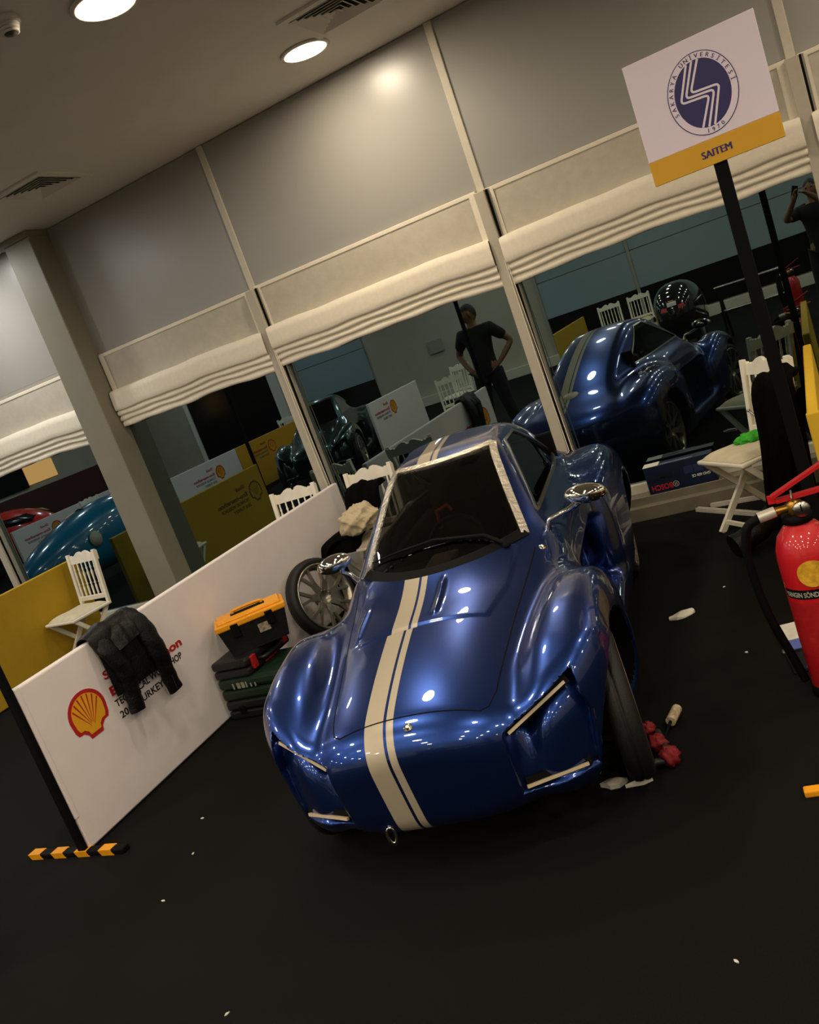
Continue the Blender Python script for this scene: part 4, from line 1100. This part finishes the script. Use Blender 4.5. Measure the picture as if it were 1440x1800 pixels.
yb = obj('yellow_floor_block', MB().bbox((-.03, -.015, 0), (.06, .02, .022), .005), M_YPLAST, loc=(-.345, 2.49, 0), rot=(0, 0, .12))
tag(yb, 'small yellow block on the floor at the right photo edge', 'block')

# ------------------------------------------------------------------ jack tool and litter by the front wheel
jt = thing('wheel_tool', 'dark steel rod with red rubber ends beside the front wheel', 'tool', (-.80, 2.70, 0), .1)
obj('rod', MB().tube([(-.09, -.005, .03), (-.02, .0, .032), (.0, .02, .032), (-.05, .20, .032)], .013, 8), mat('dark_steel', '#3a3a38', .5, metal=.6), jt)
M_REDR = mat('red_rubber', '#7d151c', .7, noise=.2, nscale=40, bump=.2, bscale=80)
for p, r in (((.0, .015, .038), .029), ((-.045, .12, .036), .027), ((-.085, .23, .032), .022)): obj('red_end', blob(MB(), p, (r, r, r), 3 + int(r * 1000), 14, .30, 4.), M_REDR, jt)
ck = thing('corked_probe', 'black thin rod tipped with a pale cork near the front wheel', 'tool', (-.845, 2.86, 0))
obj('rod', MB().tube([(0, 0, .02), (.015, .10, .03)], .006, 6), M_BLACK, ck)
obj('cork', MB().tube([(.015, .10, .030), (.030, .185, .034)], .019, 12), mat('cork', '#b9a888', .9, noise=.4, nscale=70), ck)
def scrap(x, y, w, h, seed, label, m=M_PAPER, z=.006):
    rnd = random.Random(seed); n = 9; mb = MB()
    P = [(w * (1 + rnd.uniform(-.35, .3)) * math.cos(2 * PI * k / n) / 2, h * (1 + rnd.uniform(-.35, .3)) * math.sin(2 * PI * k / n) / 2, z * rnd.uniform(.3, 1.6)) for k in range(n)]
    mb.add([(0, 0, z * 1.8)] + P + [(p[0], p[1], 0) for p in P], [(0, 1 + k, 1 + (k + 1) % n) for k in range(n)] + [(1 + k, 10 + k, 10 + (k + 1) % n, 1 + (k + 1) % n) for k in range(n)])
    o = obj('paper_scrap', mb, m, loc=(x, y, 0), rot=(0, 0, .35 if w > .05 else rnd.uniform(0, 3))); tag(o, label, 'scrap'); o['group'] = 'scraps on the carpet'; return o
scrap(-.91, 3.98, .125, .055, 5, 'largest white paper scrap, on the carpet right of the car', z=.012)
scrap(-.985, 2.63, .10, .05, 3, 'crumpled white tape scrap under the front wheel', z=.014)
scrap(-.90, 2.625, .09, .03, 4, 'thin white tape scrap beside the front wheel', z=.010)
for k, (x, y, lb) in enumerate(((-2.68, 2.10, 'tiny white lint speck in the lower left of the carpet'), (-2.75, 2.38, 'tiny white lint speck right of the striped floor bar'), (-2.89, 2.63, 'tiny white lint speck by the white partition base'),
        (-.59, 3.50, 'tiny white lint speck left of the fire extinguisher'), (-.73, 4.25, 'tiny white lint speck near the black trouser leg'), (-2.0, 1.60, 'white lint thread at the bottom photo edge'), (-.54, 1.83, 'tiny white lint speck at the bottom right of the carpet'))):
    scrap(x, y, .016, .008, 10 + k, lb, z=.003)
wk = obj('white_castor', MB().lathe([(0, 0), (.035, 0), (.042, .012), (.042, .026), (.030, .036), (0, .038)], 20, Matrix.Rotation(.2, 4, 'X')), M_PAPER, loc=(-2.05, 2.50, .008))
tag(wk, 'white plastic disc on the floor under the left end of the car nose', 'disc')

# ------------------------------------------------------------------ other vehicles in the hall (seen in the window reflections)
M_GREENCAR = car_paint('dark_green_paint', (.006, .024, .020), (.010, .038, .032), None)
gcar = thing('coupe_car', 'dark green coupe seen reflected in the windows behind the chairs', 'car', (-6.98, .42, 0), math.radians(162))
for nm, me in (('body_shell', ME_BODY), ('hood', ME_HOOD)):
    m2 = me.copy(); m2.materials.clear(); obj(nm, m2, M_GREENCAR, gcar)
for o in [c for c in car.children if c.name.split('.')[0] in ('windscreen', 'side_window', 'wheel_well', 'cabin_tub')]:
    c = o.copy(); COL.objects.link(c); c.parent = gcar
for s in (-1, 1):
    for u in (0., 2.0): wheel_into(gcar, (s * (.60 if u == 0 else .56), u, .275), (0, 0, 0 if s > 0 else PI), M_ALLOY)
def loft(secs, n=28, e=2.4):
    """secs: (y, half width, z low, z high)"""
    mb = MB(); vs = []
    for (y, w, z0, z1) in secs:
        for k in range(n):
            a = 2 * PI * k / n; c, s_ = math.cos(a), math.sin(a)
            vs.append((w * math.copysign(abs(c) ** (2 / e), c), y, (z0 + z1) / 2 + (z1 - z0) / 2 * math.copysign(abs(s_) ** (2 / e), s_)))
    m = len(secs)
    fs = [(i * n + k, (i + 1) * n + k, (i + 1) * n + (k + 1) % n, i * n + (k + 1) % n) for i in range(m - 1) for k in range(n)]
    mb.add(vs, fs, True); mb.add(vs[:n], [tuple(range(n))]); mb.add(vs[-n:], [tuple(range(n))[::-1]])
    return mb
def smooth_secs(secs, n=6): return [tuple(p) for p in np.array([list(np.array(q)) for q in _cat([np.array(s, float) for s in secs], n)])]
def _cat(P, n):
    Q = [2 * P[0] - P[1]] + P + [2 * P[-1] - P[-2]]; out = []
    for i in range(1, len(Q) - 2):
        for k in range(n):
            t = k / n; a, b, c, d = Q[i - 1], Q[i], Q[i + 1], Q[i + 2]
            out.append(.5 * ((2 * b) + (c - a) * t + (2 * a - 5 * b + 4 * c - d) * t * t + (3 * b - a - 3 * c + d) * t ** 3))
    return out + [P[-1]]
def small_wheels(root, spots, R=.24):
    for (x, y) in spots:
        t = obj('tyre', MB().lathe([(R - .03, -.02), (R - .008, -.022), (R, -.008), (R, .008), (R - .008, .022), (R - .03, .02)], 32, Matrix.Translation((x, y, R)) @ Matrix.Rotation(PI / 2, 4, 'Y')), M_RUBBER, root)
        obj('disc', MB().lathe([(0, -.012), (R - .028, -.008), (R - .028, .008), (0, .012)], 32, Matrix.Translation((x, y, R)) @ Matrix.Rotation(PI / 2, 4, 'Y')), M_ALLOY, t)
M_TEAL = mat('teal_gloss', '#0d6f94', .25, coat=1.0, noise=.05, nscale=6)
M_REDC = mat('red_gloss', '#d8261c', .3, coat=.8, noise=.05, nscale=6)
M_CARBON = mat('black_gloss_shell', (.010, .010, .011), .12, coat=1.0, noise=.3, nscale=200)
tc_ = thing('prototype_car', 'teal teardrop prototype car seen reflected left of the thick column', 'car', (-8.75, 4.75, 0), PI)
obj('body', loft(smooth_secs([(0, .03, .40, .46), (.15, .18, .28, .62), (.6, .32, .20, .82), (1.2, .38, .17, .98), (1.8, .36, .18, 1.02), (2.4, .22, .25, .90), (2.9, .03, .45, .60)])), M_TEAL, tc_)
obj('canopy_seam', MB().tube([(x, y, z) for x, y, z in ((-.31, 1.35, .80), (-.20, 1.30, .95), (0, 1.28, 1.005), (.20, 1.30, .95), (.31, 1.35, .80))], .008, 6), M_BLACK, tc_)
obj('round_mark', MB().lathe([(0, .004), (.10, .004), (.10, 0)], 24, basis((-.375, 1.0, .62), (0, -1, 0), (0, 0, 1))), M_SHEER, tc_, label='pale round mark')
obj('front_guard', MB().bbox((-.30, -.14, .05), (.30, -.02, .22), .02), M_BLACK, tc_)
small_wheels(tc_, ((-.26, .75), (.26, .75), (0, 2.3)))
rcar = thing('prototype_car', 'red prototype car seen reflected above the far white partition', 'car', (-13.3, .55, 0), PI / 2 * .95)
obj('body', loft(smooth_secs([(-.9, .06, .35, .50), (-.6, .30, .22, .85), (-.1, .42, .18, 1.06), (.4, .42, .18, 1.12), (.9, .38, .2, .98), (1.4, .20, .3, .80), (1.7, .04, .4, .6)])), M_REDC, rcar)
obj('window', loft([(-.50, .28, .80, .90), (-.30, .36, .78, .99), (.1, .43, .80, 1.03), (.4, .435, .82, 1.04), (.55, .30, .84, .98)], 20), M_BLACKG, rcar)
small_wheels(rcar, ((-.30, -.3), (.30, -.3), (-.30, 1.0), (.30, 1.0)))
pc = thing('prototype_car', 'black prototype car with stickers on its nose, seen reflected above the blue car', 'car', (-1.72, -.55, 0), PI)
obj('body', loft(smooth_secs([(0, .04, .62, .70), (.05, .15, .50, .84), (.18, .25, .38, 1.00), (.5, .31, .26, 1.08), (1.0, .32, .2, 1.05), (1.6, .26, .2, .92), (2.1, .14, .25, .75), (2.4, .03, .35, .5)])), M_CARBON, pc)
for (x, z, w, h, c, nm) in ((.0, .90, .13, .06, '#d98a1e', 'orange_sticker'), (.0, .835, .12, .055, '#cfcac0', 'white_sticker'), (-.12, .78, .09, .05, '#b8362c', 'red_sticker'), (.12, .78, .09, .05, '#c8402e', 'red_sticker')):
    def _pp(a, b, x=x, z=z, w=w, h=h):
        px = x + (a - .5) * w; pz = z + (b - .5) * h
        yy = .0
        for yk in np.linspace(0, .5, 60):
            i = np.interp(yk, [0, .05, .18, .5], [0, 1, 2, 3]); hw = np.interp(yk, [0, .05, .18, .5], [.04, .15, .25, .31]); z0 = np.interp(yk, [0, .05, .18, .5], [.62, .50, .38, .26]); z1 = np.interp(yk, [0, .05, .18, .5], [.70, .84, 1.0, 1.08])
            if (abs(px) / hw) ** 2.4 + (abs(pz - (z0 + z1) / 2) / ((z1 - z0) / 2)) ** 2.4 <= 1: yy = yk; break
        return (px, yy - .014, pz)
    obj(nm, MB().grid(_pp, 6, 4), mat(nm + c, c, .5), pc)
small_wheels(pc, ((-.24, .55), (.24, .55), (0, 1.9)))
# steel rail trestle beside it
ts = thing('steel_trestle', 'low steel rail trestle seen reflected beside the black prototype car', 'trestle', (-.95, -1.95, 0), .1)
for z in (.40, .75): obj('rail', MB().tube([(-.35, 0, z), (.55, 0, z)], .022, 10), M_STEEL, ts)
for x in (-.3, .5):
    for dy in (-.18, .18): obj('leg', MB().bar((x, dy, 0), (x, 0, .76), .03, .03), M_BLACK, ts)

# ------------------------------------------------------------------ people (seen in the window reflections)
def skin_mesh(name, V, E, R, root=0, sub=2):
    me = bpy.data.meshes.new(name); me.from_pydata([tuple(v) for v in V], E, []); me.update()
    o = bpy.data.objects.new(name, me); COL.objects.link(o)
    o.modifiers.new('Skin', 'SKIN'); sd_ = o.modifiers.new('Sub', 'SUBSURF'); sd_.levels = sub; sd_.render_levels = sub
    lay = me.skin_vertices[0].data
    for i, r in enumerate(R):
        rr = r if isinstance(r, tuple) else (r, r); lay[i].radius = rr; lay[i].use_root = (i == root)
    o.modifiers['Skin'].use_smooth_shade = True
    dg = bpy.context.evaluated_depsgraph_get(); dg.update()
    out = bpy.data.meshes.new_from_object(o.evaluated_get(dg)); out.name = name
    bpy.data.objects.remove(o); bpy.data.meshes.remove(me)
    for p in out.polygons: p.use_smooth = True
    return out
M_SKIN = mat('skin', '#8a6247', .55, noise=.06, nscale=30)
M_HAIR = mat('dark_hair', '#120d0a', .6, noise=.3, nscale=80, bump=.3, bscale=150)
M_SHIRT = mat('black_tshirt', (.006, .006, .0065), .9, noise=.2, nscale=30, bump=.15, bscale=90)
M_JEANS = mat('black_trousers_cloth', (.007, .007, .009), .9, noise=.25, nscale=40, bump=.15, bscale=90)
def person(label, loc, rz, arms, head_dir, stance=.12):
    """local frame: faces +y, z up, about 1.74 m; arms: ((elbow, wrist, fingertip direction) left, right)"""
    r = thing('person', label, 'person', loc, rz)
    J = {'pelvis': (0, 0, .93), 'waist': (0, .01, 1.08), 'chest': (0, .0, 1.28), 'upper': (0, -.01, 1.40), 'neck': (0, -.005, 1.48), 'throat': (0, .015, 1.535), 'skull': (0, .03, 1.63), 'crown': (0, .025, 1.70)}
    names = list(J); V = [J[k] for k in names]; E = [(i, i + 1) for i in range(len(V) - 1)]
    R = [(.145, .105), (.135, .10), (.165, .115), (.13, .085), (.058, .06), (.055, .06), (.076, .094), (.055, .07)]
    ix = {k: i for i, k in enumerate(names)}
    def add(v, rr, frm): V.append(tuple(v)); R.append(rr); E.append((frm, len(V) - 1)); return len(V) - 1
    arm_pts = []
    for s, (el, wr, fd) in zip((-1, 1), arms):
        sh = add((s * .185, -.015, 1.405), .062, ix['upper']); e = add(el, .045, sh); w = add(wr, .031, e)
        fd = Vector(fd).normalized(); pw = Vector(wr)
        side = fd.cross(Vector((0, 0, 1))); side = side.normalized() if side.length > .1 else Vector((1, 0, 0))
        pm = add(pw + fd * .055, (.036, .02), w)
        for k, (off, L) in enumerate(((-.027, .070), (-.009, .080), (.009, .076), (.027, .060))):
            b = pw + fd * .085 + side * off; q = add(b, .010, pm); q2 = add(b + fd * L * .55 + Vector((0, 0, -.008)), .009, q); add(b + fd * L + Vector((0, 0, -.024)), .0075, q2)
        th = add(pw + fd * .03 + side * s * -.036, .012, w); add(pw + fd * .075 + side * s * -.052, .009, th)
        arm_pts.append(((s * .185, -.015, 1.405), el, wr))
    legs = []
    for s in (-1, 1):
        hp = (s * .095, 0, .88); kn = (s * (.10 + stance * .4), .025, .49); an = (s * (.10 + stance), -.01, .085); to = (s * (.11 + stance * 1.1), .14, .035)
        h = add(hp, .092, 0); k = add(kn, .062, h); a = add(an, .042, k); add(to, (.035, .028), a); legs.append((hp, kn, an, to))
    body = obj('body', skin_mesh('body', V, E, R), M_SKIN, r)
    # head details
    hd = Vector(head_dir).normalized(); hc = Vector((0, .03, 1.625)); hx = Vector((-hd.y, hd.x, 0)) * -1
    HM = basis(hc, hx, hd)          # x right, y forward, z up
    head = MB().ball((0, 0, 0), (.078, .096, .118), 14); head.v = [tuple(HM @ Vector((x * (1 - .25 * max(0, -z / .118)), y, z))) for x, y, z in head.v]
    obj('face', head, M_SKIN, body)
    obj('nose', MB().add([HM @ Vector(p) for p in ((-.010, .088, .02), (.010, .088, .02), (-.017, .085, -.025), (.017, .085, -.025), (0, .117, -.022), (0, .096, .024))], [(0, 5, 4, 2), (5, 1, 3, 4), (2, 4, 3), (0, 2, 3, 1)]), M_SKIN, body)
    obj('mouth', MB().bbox((-.024, .083, -.058), (.024, .090, -.050), .003, HM), mat('lips', '#6b3d33', .6), body)
    for s in (-1, 1):
        obj('eye', MB().ball(HM @ Vector((s * .030, .086, .022)), .010, 6), M_BLACKG, body)
        obj('ear', MB().ball(HM @ Vector((s * .079, -.005, .0)), (.012, .02, .032), 6), M_SKIN, body)
    hair = MB().ball((0, 0, 0), (.084, .101, .124), 16)
    keep = []
    for f in hair.f:
        c = [sum(hair.v[i][k] for i in f) / len(f) for k in range(3)]
        if c[2] > .055 - max(0, -c[1]) * 1.2 and not (c[1] > .075 and c[2] < .085): keep.append(f)
    hair.f = keep; hair.sm = [True] * len(keep); hair.v = [tuple(HM @ Vector(p)) for p in hair.v]
    obj('hair', hair, M_HAIR, r)
    # clothes: slightly larger skins over the same joints
    TV = [(0, 0, .80), (0, 0, .92), (0, .01, 1.08), (0, 0, 1.28), (0, -.01, 1.40), (0, -.005, 1.465)]; TE = [(0, 1), (1, 2), (2, 3), (3, 4), (4, 5)]; TR = [(.172, .132), (.168, .130), (.152, .118), (.180, .132), (.150, .102), (.075, .075)]
    for (sh, el, wr) in arm_pts:
        TV.append(sh); TR.append(.080); TE.append((4, len(TV) - 1)); TV.append(tuple(Vector(sh).lerp(Vector(el), .75))); TR.append(.066); TE.append((len(TV) - 2, len(TV) - 1))
    obj('t_shirt', skin_mesh('t_shirt', TV, TE, TR), M_SHIRT, r)
    LV = [(0, 0, 1.0)]; LE = []; LR = [(.160, .125)]
    for hp, kn, an, to in legs:
        b = len(LV); LV += [hp, kn, an]; LE += [(0, b), (b, b + 1), (b + 1, b + 2)]; LR += [.112, .082, .070]
    obj('trousers', skin_mesh('trousers', LV, LE, LR), M_JEANS, r)
    for hp, kn, an, to in legs:
        d = (Vector(to) - Vector(an)); a0 = math.atan2(-d.x, d.y)
        obj('shoe', MB().bbox((-.048, -.075, 0), (.048, .21, .11), .03, Matrix.Translation((an[0], an[1], 0)) @ Matrix.Rotation(a0, 4, 'Z')), M_BLACK, r)
    return r
person('man in black t-shirt and trousers, hands on hips, head turned, seen reflected in the window', (-3.62, 1.62, 0), .10,
       (((-.36, -.12, 1.18), (-.20, .04, .98), (.75, .3, -.5)), ((.36, -.12, 1.18), (.20, .04, .98), (-.75, .3, -.5))), (-.85, .5, 0), .10)
PHX = .0
ph = thing('phone', 'dark phone held up by the photographer, seen in reflection', 'phone', (0, 0, 1.70))
PM = Matrix.Rotation(-ROLL * 1.0, 4, 'Y')
obj('case', MB().bbox((-.036, -.034, -.072), (.036, -.026, .072), .006, Matrix.Rotation(YAW, 4, 'Z') @ PM @ Matrix.Translation((0, 0, -.055))), M_BLACKG, ph)
person('photographer in black raising a phone to his face, seen reflected at the right photo edge', (.17, -.36, .0), -.02,
       (((-.34, .12, 1.36), (-.21, .30, 1.56), (.35, .3, .8)), ((.24, .16, 1.24), (-.02, .30, 1.56), (-.75, .3, .65))), (-.25, 1, 0), .06)
